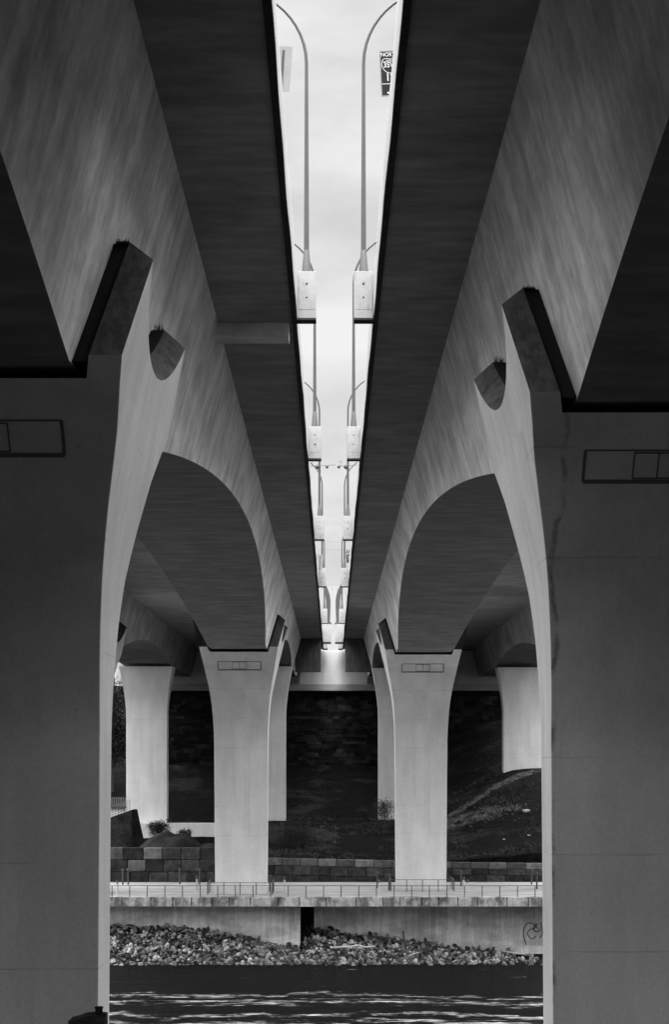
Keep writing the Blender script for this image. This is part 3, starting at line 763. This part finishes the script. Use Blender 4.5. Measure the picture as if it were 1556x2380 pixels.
# pale worn strips on the slope
def ribbon(name, pts, w, label, key):
    m = MB(); top = []
    for i in range(len(pts) - 1):
        (xa, ya), (xb, yb) = pts[i], pts[i+1]; n_ = max(2, int((xb - xa)/.5))
        for k in range(n_ + (i == len(pts) - 2)):
            t = k/n_; top.append((xa + (xb-xa)*t, ya + (yb-ya)*t))
    rows = [[(x, y - w/2 + w*j/5 + .25*noise.noise(Vector((x*1.3, j, 2))), hz(x, y - w/2 + w*j/5) + .05 + .07*(1 if 0 < j < 5 else -1)) for j in range(6)] for x, y in top]
    m.loft(rows, cap=False, closed=False)
    o = m.build(name, M[key], smooth=80); tag(o, label, kind='structure'); return o
M['drygrass'] = mat('dry_grass_strip', .055, 1, [((1,1,1), 1.2, 8, .38, .6, .25, 1.3)], (5, .8, .1))
ribbon('worn_path', [(15.5, 277), (19, 283), (23, 290), (29, 296)], 4.5, 'worn pale strip along the crest of the right slope', 'drygrass')
ribbon('slope_ledge', [(14.5, 263.5), (20.5, 263.5)], 1.8, 'narrow pale ledge low on the right slope', 'drygrass')
m = MB(); rnd = random.Random(31)
for i in range(3000):
    cx_, cy_ = (17.2, 268) if i % 3 else (21.0, 266)
    x = rnd.gauss(cx_, 1.8); y = rnd.gauss(cy_, 2.2)
    if noise.noise(Vector((x*.7, y*.7, 4))) < -.02: continue
    z = hz(x, y); r_ = rnd.uniform(.1, .4)
    for k in range(3):
        a = rnd.random()*6.28; b = a + 2.2; qx, qy = x + rnd.uniform(-.2,.2), y + rnd.uniform(-.2,.2)
        m.add([(qx, qy, z), (qx + .14*math.cos(a), qy + .14*math.sin(a), z), (qx + r_*math.cos(b), qy + r_*math.sin(b), z + r_*rnd.uniform(.5, 1.3))], [(0,1,2)])
o = m.build('dry_weeds', mat('dry_weed', .11, .95, island=(.5, 1.6))); tag(o, 'patch of dry pale weeds on the right slope', kind='stuff')
# grass and scrub tufts over the hillside
m = MB(); rnd = random.Random(21)
for i in range(5200):
    x = rnd.uniform(-30, 34); y = rnd.uniform(237.5, 305)
    if noise.noise(Vector((x*.12, y*.12, 9))) < -.05: continue
    z = hz(x, y); r_ = rnd.uniform(.12, .5)
    for k in range(4):
        a = rnd.random()*6.28; b = a + 2.2; cx_, cy_ = x + rnd.uniform(-.3,.3), y + rnd.uniform(-.3,.3)
        m.add([(cx_, cy_, z), (cx_ + .12*math.cos(a), cy_ + .12*math.sin(a), z), (cx_ + r_*math.cos(b), cy_ + r_*math.sin(b), z + r_*rnd.uniform(.5, 1.3))], [(0,1,2)])
o = m.build('scrub_tufts', M['leafpale']); tag(o, 'patchy scrub and weeds over the dark hillside', kind='stuff')

# dirt heap behind the left block wall
def heap(name, cx, cy, cz, rx, ry, rz, label, mt, seed):
    rz *= .82
    rnd = random.Random(seed); m = MB(); n, k_ = 36, 12; rings = []
    for i in range(k_ + 1):
        a = R(90)*i/k_; rr = math.cos(a)**.9 if i < k_ else .02; zz = math.sin(a)
        ring = []
        for j in range(n):
            t = 2*math.pi*j/n; q = 1 + .16*noise.noise(Vector((math.cos(t)*2, math.sin(t)*2, zz*2 + seed)))
            ring.append((rx*rr*math.cos(t)*q, ry*rr*math.sin(t)*q, rz*zz*(1 + .22*noise.noise(Vector((rx*rr*math.cos(t)*.6, ry*rr*math.sin(t)*.6, seed))))))
        rings.append(ring)
    m.loft(rings); o = m.build(name, M[mt], smooth=60, loc=(cx, cy, cz)); tag(o, label, 'heap', 'heaps of dirt behind the block walls'); return o
a = P(395, 1970, 250); heap('dirt_heap', a.x, 250, -11.6, 3.7, 4.4, 3.1, 'dark dirt heap behind the left block wall below the white footing wall', 'mound', 2)
a = P(468, 1970, 252); heap('dirt_heap', a.x + .6, 252, -11.9, 3.4, 4, 1.7, 'lower dirt heap touching the left walkway pier from behind', 'mound', 3)
a = P(650, 1960, 262); heap('dirt_heap', a.x, 264, -11.6, 4.6, 6, 3.5, 'broad grey dirt heap right of the left walkway pier', 'mound', 5)
a = P(725, 1960, 262); heap('dirt_heap', a.x, 270, -11.6, 4.2, 6, 2.9, 'low grey dirt heap in the middle between the two walkway piers', 'mound', 6)

# footing wall of the far left pier, ramp wall and platform at far left
m = MB(); m.box(-33.5, -14, 297.6, 298.4, -13.6, -9.35)
o = m.build('footing_wall', M['column'], bevel=.04); tag(o, 'white footing wall below the farthest left pier, behind the dirt heap', 'wall')
m = MB(); a0, a1 = P(250, 1893, 262), P(306, 1880, 262)
root = empty('ramp_wall', (a0.x, 262, -12.5)); tag(root, 'dark ramp wall with a pale rail on top beside the near left pier', 'ramp wall')
L_ = a1.x - a0.x; h0 = P(0, 1905, 262).z + 12.5; h1 = P(0, 1882, 262).z + 12.5
m.add([(-6,0,0),(L_,0,0),(L_,1,0),(-6,1,0),(-6,0,h0-2),(L_,0,h1),(L_,1,h1),(-6,1,h0-2)], [(0,3,2,1),(4,5,6,7),(0,1,5,4),(1,2,6,5),(2,3,7,6),(3,0,4,7)])
m.build('wall', M['soil'], root)
m = MB(); m.add([(L_,.3,0),(L_+1.6,3,0),(L_+1.6,4,0),(L_,1.3,0),(L_,.3,h1),(L_+.3,3,h1),(L_+.3,4,h1),(L_,1.3,h1)], [(0,3,2,1),(4,5,6,7),(0,1,5,4),(1,2,6,5),(2,3,7,6),(3,0,4,7)])
m.build('buttress', M['mound'], root)
m = MB(); sl = (h1 - (h0 - 2))/(L_ + 6)
for k in range(5): m.tube([(-3, .4, h0-2 + sl*3 + .2 + k*.27), (L_ - .15, .4, h1 + .2 + k*.27)], .025, 5)
x = -3
while x < L_: m.tube([(x, .4, h0 - 2 + sl*(x+6)), (x, .4, h0 - 2 + sl*(x+6) + 1.35)], .03 if int(x*3) % 3 else .05, 5); x += .36
m.build('rail', M['sign_back'], root)
a0, a1 = P(245, 1878, 292), P(291, 1910, 292)
m = MB(); m.box(a0.x - 4, a1.x, 292, 293, -10.5, a0.z)
o = m.build('platform_wall', M['column'], bevel=.03); tag(o, 'white platform wall left of the farthest left pier', 'wall')
m = MB(); m.box(a0.x - 4, a1.x + .02, 291.7, 293.2, a0.z + .004, a0.z + .28)
o = m.build('platform_slab', M['near_black']); tag(o, 'dark slab edge on top of the white platform wall', 'slab')
root = empty('platform_railing', (a0.x, 292.2, a0.z + .284)); tag(root, 'small white picket railing above the platform at far left', 'railing')
m = MB(); x = -4
while x < a1.x - a0.x: m.box(x, x + .16, -.04, .04, 0, 1.1); x += .32
m.build('pickets', M['sign_back'], root)
m = MB(); m.box(-4, a1.x - a0.x, -.05, .05, 1.1, 1.2); m.build('top_rail', M['sign_back'], root)

# ---------------------------------------------------------------- abutment
root = empty('bridge_abutment', (0, 341, -8)); tag(root, 'far concrete abutment under the end of both bridges, brightly lit below the gap', 'abutment')
m = MB(); m.box(-36, -.02, 0, 1.2, 8 + 11.9, 8 + 17.75); m.box(.02, 36, 0, 1.2, 8 + 11.9, 8 + 17.75)
m.build('back_wall', M['abut'], root, bevel=.01)
m = MB(); m.box(-31.6, 36, -2.2, 1.2, 8 + 11.05, 8 + 12.15); m.build('bearing_shelf', M['shelf'], root, bevel=.04)
m = MB(); m.box(-1.5, 1.72, -.10, 1.0, 8 + 12.16, 8 + 17.70); m.build('centre_wall', M['abut'], root, bevel=.01)
for x in (-5.2, 5.6):
    m = MB(); m.box(x - .2, x + .2, -2.0, -.02, 8 + 12.16, 8 + 14.4); m.build('shear_key', M['abut'], root, bevel=.02)
# old limestone wall below
root = empty('limestone_wall', (0, 340.2, -11)); tag(root, 'black old limestone wall with rough courses below the abutment shelf', 'stone wall')
m = MB(); rnd = random.Random(9); z = 0
while z < 21.9:
    hgt = rnd.choice((.35, .5, .7)); x = -33
    if abs(z - 21.9) < .2: break
    while x < 37:
        w = rnd.uniform(.8, 2.6); m.box(x, x + w - .03, rnd.uniform(-.12, .05), .8, z, min(z + hgt - .03, 22.0)); x += w
    z += hgt
m.build('courses', M['stone'], root)
m = MB(); m.box(-33.0, 37, .2, .79, 0, 21.9); m.build('core', M['bank'], root)

# ---------------------------------------------------------------- riprap, water, bank
def toe(x):   # top line of the stones against the wall, by pixel column
    pts = [(-60, -16.6), (-23, -17.0), (-14, -17.4), (-9, -18.3), (-5, -19.2), (-3.3, -19.3), (-2.8, -17.7), (-.8, -17.7), (3, -18.2), (7, -18.8), (10, -19.1), (14, -19.7), (21, -20.3), (60, -20.6)]
    for (a0, z0), (a1, z1) in zip(pts, pts[1:]):
        if x <= a1: return z0 + (z1 - z0)*max(0, (x - a0))/(a1 - a0)
    return -20.6
def wally(x): return 212.35 if x < -3.35 else (217.4 if x < -1.9 else 214.5)
def slopez(x, u):  # u = 0 at wall, 1 at water's edge
    return toe(x)*(1-u) + (ZW - .15)*u
m = MB(); NX, NU = 120, 10; vs = []
for i in range(NX + 1):
    x = -40 + 75*i/NX
    for j in range(NU + 1):
        u = j/NU*1.25; y = wally(x) + .3 - u*(wally(x) - 202.0)
        vs.append((x, y, slopez(x, u) - .22 if u <= 1 else ZW - .3 - (u-1)*6))
m.add(vs, [(i*(NU+1)+j, i*(NU+1)+j+1, (i+1)*(NU+1)+j+1, (i+1)*(NU+1)+j) for i in range(NX) for j in range(NU)])
o = m.build('river_bank', M['bank'], smooth=60); tag(o, 'dark wet ground under the riprap', kind='structure')

def rock_mesh(seed):
    rnd = random.Random(seed); bm = bmesh.new()
    for _ in range(15):
        v = Vector((rnd.gauss(0,1), rnd.gauss(0,1), rnd.gauss(0,1))).normalized()*rnd.uniform(.8, 1.0)
        bm.verts.new((v.x, v.y*.85, v.z*.75))
    r_ = bmesh.ops.convex_hull(bm, input=bm.verts)
    loose = [v for v in bm.verts if not v.link_faces]
    bmesh.ops.delete(bm, geom=loose, context='VERTS')
    bmesh.ops.bevel(bm, geom=list(bm.edges), offset=.06, segments=1, affect='EDGES')
    bmesh.ops.recalc_face_normals(bm, faces=bm.faces)
    me = bpy.data.meshes.new('rock'); bm.to_mesh(me); bm.free(); me.materials.append(M['rock'])
    return me
RM = [rock_mesh(100 + i) for i in range(12)]
rnd = random.Random(77); spots = []
for i in range(5200):
    x = rnd.uniform(-24.5, 22.0); u = rnd.uniform(0, 1.02)
    y = wally(x) - u*(wally(x) - 202.4); z = slopez(x, u)
    if toe(x) < -20.1 and u < .5: continue
    s_ = rnd.choice((.11, .14, .17, .20, .24, .29, .37)) * rnd.uniform(.85, 1.2)
    spots.append((s_, x, y, z))
spots.sort(key=lambda t: -t[0])
ind, rest = [], []
for t in spots:
    ok = len(ind) < 290 and all((t[1]-q[1])**2 + (t[2]-q[2])**2*.35 > (.55*(t[0]+q[0]))**2 for q in ind)
    (ind if ok else rest).append(t)
for k, (s_, x, y, z) in enumerate(ind):
    o = bpy.data.objects.new('riprap_rock', RM[k % 12]); COL.objects.link(o)
    o.location = (x, y, z + s_*.25); o.rotation_euler = (rnd.uniform(-3,3), rnd.uniform(-3,3), rnd.uniform(-3,3))
    o.scale = (s_*rnd.uniform(.9,1.35), s_*rnd.uniform(.8,1.1), s_*rnd.uniform(.7,1.0))
    tag(o, 'angular grey riprap rock on the bank between the river wall and the water', 'rock', 'larger riprap rocks on the river bank')
m = MB()
for k, (s_, x, y, z) in enumerate(rest):
    me = RM[k % 12]; mt = Matrix.Rotation(rnd.uniform(0, 6), 3, 'Z') @ Matrix.Rotation(rnd.uniform(0, 6), 3, 'X')
    m.add([mt @ Vector(v.co)*s_*.85 + Vector((x, y, z - .05)) for v in me.vertices], [tuple(p.vertices) for p in me.polygons])
o = m.build('small_riprap', M['rock']); tag(o, 'mass of smaller riprap stones filling the bank', kind='stuff')

# boulder, driftwood, board
bl = bpy.data.objects.new('boulder', rock_mesh(555)); COL.objects.link(bl)
bl.data.materials.clear(); bl.data.materials.append(mat('pale_boulder', .42, .95, [((1,1,1), 3, 8, .3, .7, .8, 1.15)], (6, .5, .05)))
a = P(1162, 2228, 212.2); bl.location = a; bl.scale = (1.35, .9, .85); tag(bl, 'large pale rounded boulder against the plinth of the right river wall', 'boulder')
def stick(pts, r, key, label, br=()):
    m = MB(); m.tube(pts, r, 6)
    for b_, rr in br: m.tube(b_, rr, 5)
    o = m.build('driftwood', M[key], smooth=50); tag(o, label, 'driftwood', 'driftwood on the rocks'); return o
q = lambda x, y, d=209.5: P(x, y, d)
stick([q(943,2205), q(941,2188), q(940,2180), q(937,2164)], [.09,.08,.07,.09], 'driftdark', 'dark broken branch standing upright among the rocks', [([q(941,2186), q(928,2178), q(915,2176)], [.05,.04,.03]), ([q(941,2184), q(932,2174)], [.03,.02])])
stick([q(770,2202,207), q(812,2200,207), q(832,2197,207), q(850,2201,207), q(874,2199,207)], [.05,.07,.08,.07,.04], 'drift', 'long bleached log lying across the rocks left of the upright branch')
stick([q(930,2228,206), q(948,2222,206), q(962,2217,206), q(976,2213,206)], [.04,.05,.05,.03], 'drift', 'short bleached stick lying on the rocks right of the upright branch')
stick([q(1048,2237,205), q(1062,2232,205)], [.03,.05], 'drift', 'small bleached stick near the waterline below the right walkway pier')
stick([q(855,2176,212), q(885,2178,211), q(910,2182,210)], [.06,.05,.04], 'driftdark', 'thin dark branch lying along the top of the rocks')
m = MB(); a = P(1236, 2240, 207); m.obox((a.x, 207, a.z + .45), (.2, 0, -.05), (0, .1, 0), (.03, 0, .6)); m.obox((a.x - 1.6, 207.2, a.z + 1.05), (1.6, 0, -.25), (0, .1, 0), (0, 0, .06))
o = m.build('broken_board', M['coping'], bevel=.01); tag(o, 'pale broken board at the right end of the rocks', 'board')

# water
def make_water():
    m = bpy.data.materials.new('river_water'); m.use_nodes = True
    nt = m.node_tree; N = nt.nodes; L = nt.links; b = N['Principled BSDF']
    b.inputs['Base Color'].default_value = g(.012); b.inputs['Roughness'].default_value = .12; b.inputs['IOR'].default_value = 1.333; b.inputs['Specular IOR Level'].default_value = .02
    tc = N.new('ShaderNodeTexCoord')
    def noi(scale, sx, sy, det, loc=0, dist=0, rough=.6):
        mp = N.new('ShaderNodeMapping'); mp.inputs['Scale'].default_value = (sx, sy, 1); mp.inputs['Location'].default_value = (loc, loc*.7, 0)
        L.new(tc.outputs['Object'], mp.inputs[0]); n = N.new('ShaderNodeTexNoise'); n.inputs['Scale'].default_value = scale; n.inputs['Detail'].default_value = det
        n.inputs['Roughness'].default_value = rough; n.inputs['Distortion'].default_value = dist; L.new(mp.outputs[0], n.inputs['Vector']); return n.outputs[0]
    w = N.new('ShaderNodeMath'); w.operation = 'ADD'; L.new(noi(1.1, .7, 1.0, 6), w.inputs[0]); L.new(noi(.25, .6, 1, 3, 7), w.inputs[1])
    bp = N.new('ShaderNodeBump'); bp.inputs['Strength'].default_value = .9; bp.inputs['Distance'].default_value = .6
    L.new(w.outputs[0], bp.inputs['Height']); L.new(bp.outputs[0], b.inputs['Normal'])
    # foam: bands wander across the current
    sp = N.new('ShaderNodeSeparateXYZ'); L.new(tc.outputs['Object'], sp.inputs[0])
    wob = N.new('ShaderNodeMath'); wob.operation = 'MULTIPLY_ADD'; L.new(noi(.09, 1, .15, 5, 13), wob.inputs[0]); wob.inputs[1].default_value = 20.0; L.new(sp.outputs[1], wob.inputs[2])
    def band(c, hw):
        s_ = N.new('ShaderNodeMath'); s_.operation = 'SUBTRACT'; L.new(wob.outputs[0], s_.inputs[0]); s_.inputs[1].default_value = c
        a_ = N.new('ShaderNodeMath'); a_.operation = 'ABSOLUTE'; L.new(s_.outputs[0], a_.inputs[0])
        r_ = N.new('ShaderNodeMapRange'); r_.inputs[1].default_value = 0; r_.inputs[2].default_value = hw; r_.inputs[3].default_value = 1; r_.inputs[4].default_value = 0
        L.new(a_.outputs[0], r_.inputs[0]); return r_.outputs[0]
    cur = None
    for c, hw in ((186.5, 2.6), (181.5, 3.4), (173.0, 2.4), (167.5, 4.2), (154, 6), (142, 6)):
        x = band(c, hw)
        if cur is None: cur = x
        else:
            mx = N.new('ShaderNodeMath'); mx.operation = 'MAXIMUM'; L.new(cur, mx.inputs[0]); L.new(x, mx.inputs[1]); cur = mx.outputs[0]
    ad = N.new('ShaderNodeMath'); ad.operation = 'MULTIPLY_ADD'; L.new(cur, ad.inputs[0]); ad.inputs[1].default_value = .17
    L.new(noi(.50, .30, 1.5, 14, 3, 1.2, .74), ad.inputs[2])
    r2 = N.new('ShaderNodeMapRange'); r2.inputs[1].default_value = .635; r2.inputs[2].default_value = .70; L.new(ad.outputs[0], r2.inputs[0])
    fk = N.new('ShaderNodeMapRange'); fk.inputs[1].default_value = .71; fk.inputs[2].default_value = .76; L.new(noi(1.0, .55, 2.0, 10, 29, .4, .8), fk.inputs[0])
    near = N.new('ShaderNodeMapRange'); near.inputs[1].default_value = 184; near.inputs[2].default_value = 178; L.new(sp.outputs[1], near.inputs[0])
    fm = N.new('ShaderNodeMath'); fm.operation = 'MULTIPLY'; L.new(fk.outputs[0], fm.inputs[0]); L.new(near.outputs[0], fm.inputs[1])
    sh = N.new('ShaderNodeMapRange'); sh.inputs[1].default_value = .47; sh.inputs[2].default_value = .56; sh.inputs[3].default_value = .03; L.new(noi(1.3, .45, 1.9, 10, 41, .8, .75), sh.inputs[0])
    rs_ = N.new('ShaderNodeMath'); rs_.operation = 'MULTIPLY'; L.new(r2.outputs[0], rs_.inputs[0]); L.new(sh.outputs[0], rs_.inputs[1])
    fx = N.new('ShaderNodeMath'); fx.operation = 'MAXIMUM'; L.new(rs_.outputs[0], fx.inputs[0]); L.new(fm.outputs[0], fx.inputs[1]); r2 = fx
    foam = N.new('ShaderNodeBsdfDiffuse'); foam.inputs['Color'].default_value = g(.52)
    df = N.new('ShaderNodeBsdfDiffuse'); df.inputs['Color'].default_value = g(.006)
    gl = N.new('ShaderNodeBsdfGlossy'); gl.inputs['Roughness'].default_value = .10; L.new(bp.outputs[0], gl.inputs['Normal'])
    lw = N.new('ShaderNodeLayerWeight'); lw.inputs['Blend'].default_value = .5; pw = N.new('ShaderNodeMath'); pw.operation = 'POWER'; L.new(lw.outputs['Facing'], pw.inputs[0]); pw.inputs[1].default_value = 5
    rf = N.new('ShaderNodeMath'); rf.operation = 'MULTIPLY_ADD'; L.new(pw.outputs[0], rf.inputs[0]); rf.inputs[1].default_value = .03; rf.inputs[2].default_value = .008
    wt = N.new('ShaderNodeMixShader'); L.new(rf.outputs[0], wt.inputs[0]); L.new(df.outputs[0], wt.inputs[1]); L.new(gl.outputs[0], wt.inputs[2])
    ms = N.new('ShaderNodeMixShader'); L.new(r2.outputs[0], ms.inputs[0]); L.new(wt.outputs[0], ms.inputs[1]); L.new(foam.outputs[0], ms.inputs[2])
    L.new(ms.outputs[0], N['Material Output'].inputs['Surface'])
    return m
m = MB(); m.add([(-1500, 34, ZW), (1500, 34, ZW), (1500, 216, ZW), (-1500, 216, ZW)], [(0,1,2,3)])
o = m.build('river_water', make_water()); tag(o, 'dark river with torn white foam lines', kind='structure')

# near bank: slope under the camera, plus unseen bluffs added to shade near piers
def nz(x, y):
    z = -1.7 if y < 5 else -1.7 - (y - 5)*.30
    if y > 22: z = -6.8 - (y - 22)*.85
    k = max(0, min(1, (abs(x) - 40)/25))
    hi = 26 if y < 36 else 26 - (y - 36)*2.6
    k2 = max(0, min(1, (abs(x) - 37)/10))
    z = z*(1 - k2) + k2*max(z, hi)
    if y < -16: z = max(z, min(17.5, -1.7 + (-16 - y)*6))
    return max(z, -24)
m = MB(); NX, NY = 150, 100; vs = []
for j in range(NY + 1):
    for i in range(NX + 1):
        x = -220 + 440*i/NX; y = -120 + 176*j/NY; vs.append((x, y, nz(x, y) + .15*noise.noise(Vector((x*.3, y*.3, 0)))))
m.add(vs, [(j*(NX+1)+i, j*(NX+1)+i+1, (j+1)*(NX+1)+i+1, (j+1)*(NX+1)+i) for j in range(NY) for i in range(NX)])
o = m.build('near_bank', M['soil'], smooth=80); tag(o, 'dark sloping near bank below the camera, with added bluffs shading the near piers', kind='structure')

# old timber block with a capped post in the lower left corner
D = 15.0
a0, a1 = P(155, 2366, D), P(243, 2352, D)
root = empty('timber_stump', ((a0.x + a1.x)/2, D, nz(0, D) - .2)); tag(root, 'dark weathered timber block with a short capped post in the bottom left corner', 'timber stump')
zb = nz(0, D) - .2; zt = P(0, 2373, D).z - zb; zt2 = P(0, 2362, D).z - zb; w = (a1.x - a0.x)
m = MB()
prof_ = [(-.5*w, 0), (.5*w, 0), (.5*w - .005, zt2), (.16*w, zt2 + .003), (-.08*w, zt2 - .002), (-.3*w, zt + .010), (-.42*w, zt + .002), (-.47*w, zt)]
m.loft([[(x + dx, y, z) for x, z in prof_] for y, dx in ((0, 0), (.14, .004), (.25, 0))]); m.build('timber_block', M['timber'], root, bevel=.002)
pc = P(226, 2350, D); m = MB()
def rg(r, z): return [(pc.x - (a0.x+a1.x)/2 + r*math.cos(2*math.pi*k/10 + .3), .10 + r*math.sin(2*math.pi*k/10 + .3), z) for k in range(10)]
zz = P(0, 2343, D).z - zb
m.loft([rg(.028, zt2 - .05), rg(.028, zz - .014)]); m.build('post', M['ironpost'], root, smooth=40)
m = MB(); m.loft([rg(.033, zz - .014), rg(.033, zz - .004), rg(.026, zz)]); m.build('cap', M['ironpost'], root, smooth=40)

# ---------------------------------------------------------------- shrubs and trees
def leafy(name, base, rx, rz, n, mt, label, group, stem=True, leafs=.09, seed=1, trunk_r=.05):
    rnd = random.Random(seed); root = empty(name, base); tag(root, label, 'shrub' if 'shrub' in name else 'tree', group)
    m = MB(); clumps = [(rnd.gauss(0, .45)*rx, rnd.gauss(0, .45)*rx, rz*rnd.uniform(.35, 1)) for _ in range(max(6, n//45))]
    for i in range(n):
        c = rnd.choice(clumps); s_ = rx*.22
        p = Vector((c[0] + rnd.gauss(0, s_), c[1] + rnd.gauss(0, s_), max(.05, c[2] + rnd.gauss(0, s_))))
        a = Vector((rnd.gauss(0,1), rnd.gauss(0,1), rnd.gauss(0,1))).normalized()*leafs*rnd.uniform(.6, 1.4)
        b = a.orthogonal().normalized()*leafs*.5
        m.add([p - a, p + b, p + a, p - b], [(0,1,2,3)])
    m.build('crown', mt, root)
    m = MB(); m.tube([(0,0,-.2), (0.02*rx,0,rz*.3), (.05*rx,.02,rz*.55)], [trunk_r, trunk_r*.8, trunk_r*.4], 7)
    for c in clumps[:10]: m.tube([(0.02*rx,0,rz*.25), (c[0]*.5, c[1]*.5, rz*.25 + (c[2]-rz*.25)*.6), c], [trunk_r*.45, trunk_r*.3, trunk_r*.12], 5)
    m.build('trunk', M['bark'], root)
    return root
GS = 'shrubs on the far bank'
a = P(372, 1942, 256); leafy('shrub', (a.x, 254, a.z - .2), 1.3, 1.7, 2600, M['leaf'], 'dark windswept shrub on the left dirt heap, nearer the ramp wall', GS, seed=3)
a = P(430, 1952, 253); leafy('shrub', (a.x, 253, a.z - .2), .8, 1.3, 1400, M['leaf'], 'small dark shrub on the right shoulder of the left dirt heap', GS, seed=4)
a = P(690, 1960, 258); leafy('shrub', (a.x, 257, -11.8), 2.2, 3.2, 3600, M['leaf'], 'rounded dark shrub in front of the grey dirt heaps', GS, seed=5)
a = P(895, 1900, 285); leafy('shrub', (a.x, 285, -9.8), 1.6, 3.6, 2200, M['leafpale'], 'pale leaved shrub just left of the right walkway pier', GS, seed=6)
a = P(290, 1700, 320); leafy('tree', (a.x - 2.2, 322, -6.0), 3.4, 17.5, 5200, M['leaf'], 'dark leafy tree at far left with sky peeping beside the bright pier', 'trees on the far bank', seed=7, leafs=.2, trunk_r=.3)
for k, (x, y, rx, rz) in enumerate(((-44, 318, 6, 15), (-52, 330, 7, 18), (46, 322, 6, 14))):
    leafy('tree', (x, y, -4), rx, rz, 3000, M['leaf'], ('broad tree off to the left beyond the walkway', 'tallest tree off to the left on the far bluff', 'broad tree off to the right beyond the walkway')[k], 'trees on the far bank', seed=20+k, leafs=.35, trunk_r=.3)
# pale stones on the right slope
for k, (x, y, s_) in enumerate(((1226, 1888, .35), (1230, 2002, .12), (1172, 2010, .12))):
    d = 250 if k else 262
    bl = bpy.data.objects.new('pale_stone', rock_mesh(600 + k)); COL.objects.link(bl)
    bl.data.materials.clear(); bl.data.materials.append(M['drift'])
    p = P(x, y, d); bl.location = (p.x, d, hz(p.x, d) + .1); bl.scale = (s_*1.8, s_, s_)
    tag(bl, ('largest pale stone lying on the dark right slope', 'small pale stone just above the right block wall, nearer the near pier', 'small pale stone just above the right block wall, farther from the near pier')[k], 'stone', 'pale stones on the slope')

# ---------------------------------------------------------------- light
w = bpy.data.worlds.new('World'); sc.world = w; w.use_nodes = True
N = w.node_tree.nodes; L = w.node_tree.links
bg = N['Background']
SUN_EL, SUN_AZ = 48, 181      # azimuth clockwise from +Y: light arrives from behind-left of the camera
sky = N.new('ShaderNodeTexSky'); sky.sky_type = 'NISHITA'; sky.sun_disc = False
sky.sun_elevation = R(SUN_EL); sky.sun_rotation = R(SUN_AZ); sky.dust_density = 4; sky.ozone_density = 1
bw = N.new('ShaderNodeRGBToBW'); L.new(sky.outputs[0], bw.inputs[0])
tc = N.new('ShaderNodeTexCoord'); mp = N.new('ShaderNodeMapping'); mp.inputs['Scale'].default_value = (1, 1, 2.5); L.new(tc.outputs['Generated'], mp.inputs[0])
n = N.new('ShaderNodeTexNoise'); n.inputs['Scale'].default_value = 8.5; n.inputs['Detail'].default_value = 7; n.inputs['Roughness'].default_value = .55; L.new(mp.outputs[0], n.inputs['Vector'])
mr = N.new('ShaderNodeMapRange'); mr.inputs[1].default_value = .35; mr.inputs[2].default_value = .65; mr.inputs[3].default_value = 6.3; mr.inputs[4].default_value = 8.5; L.new(n.outputs[0], mr.inputs[0])
mx = N.new('ShaderNodeMix'); mx.data_type = 'FLOAT'; mx.inputs[0].default_value = .88; L.new(bw.outputs[0], mx.inputs[2]); L.new(mr.outputs[0], mx.inputs[3])
# overcast: the cloud ahead (away from the sun) is the darkest part, it brightens overhead, to the sides and behind
sx = N.new('ShaderNodeSeparateXYZ'); L.new(tc.outputs['Generated'], sx.inputs[0])
def M2(op, a, b_):
    x = N.new('ShaderNodeMath'); x.operation = op
    for k_, v_ in ((0, a), (1, b_)):
        if isinstance(v_, (int, float)): x.inputs[k_].default_value = v_
        else: L.new(v_, x.inputs[k_])
    return x.outputs[0]
ax_ = M2('ABSOLUTE', sx.outputs[0], 0); zz_ = M2('MAXIMUM', sx.outputs[2], 0)
lat = M2('MULTIPLY', M2('POWER', M2('MAXIMUM', M2('SUBTRACT', ax_, .2), 0), 1.3), 4.3)
zen = M2('MULTIPLY', M2('POWER', M2('MAXIMUM', M2('SUBTRACT', zz_, .38), 0), 1.0), 30.0)
cr = N.new('ShaderNodeMath'); cr.operation = 'ADD'; L.new(M2('ADD', lat, zen), cr.inputs[0]); cr.inputs[1].default_value = 1.0
mm = N.new('ShaderNodeMath'); mm.operation = 'MULTIPLY'; L.new(mx.outputs[0], mm.inputs[0]); L.new(cr.outputs[0], mm.inputs[1])
L.new(mm.outputs[0], bg.inputs['Color']); bg.inputs['Strength'].default_value = .114
sd = bpy.data.lights.new('sun', 'SUN'); sd.energy = 3.0; sd.angle = R(18); sd.color = (1, 1, 1)
so = bpy.data.objects.new('sun', sd); COL.objects.link(so)
d = Vector((math.sin(R(SUN_AZ))*math.cos(R(SUN_EL)), math.cos(R(SUN_AZ))*math.cos(R(SUN_EL)), math.sin(R(SUN_EL))))
so.rotation_euler = (-d).to_track_quat('-Z', 'Y').to_euler(); so.location = (0, 0, 60)

sc.view_settings.view_transform = 'Standard'; sc.view_settings.look = 'None'
sc.view_settings.exposure = 0.0; sc.view_settings.gamma = 1; sc.view_settings.use_curve_mapping = False
sc.cycles.max_bounces = 10; sc.cycles.diffuse_bounces = 8; sc.cycles.glossy_bounces = 3
sc.cycles.use_denoising = True
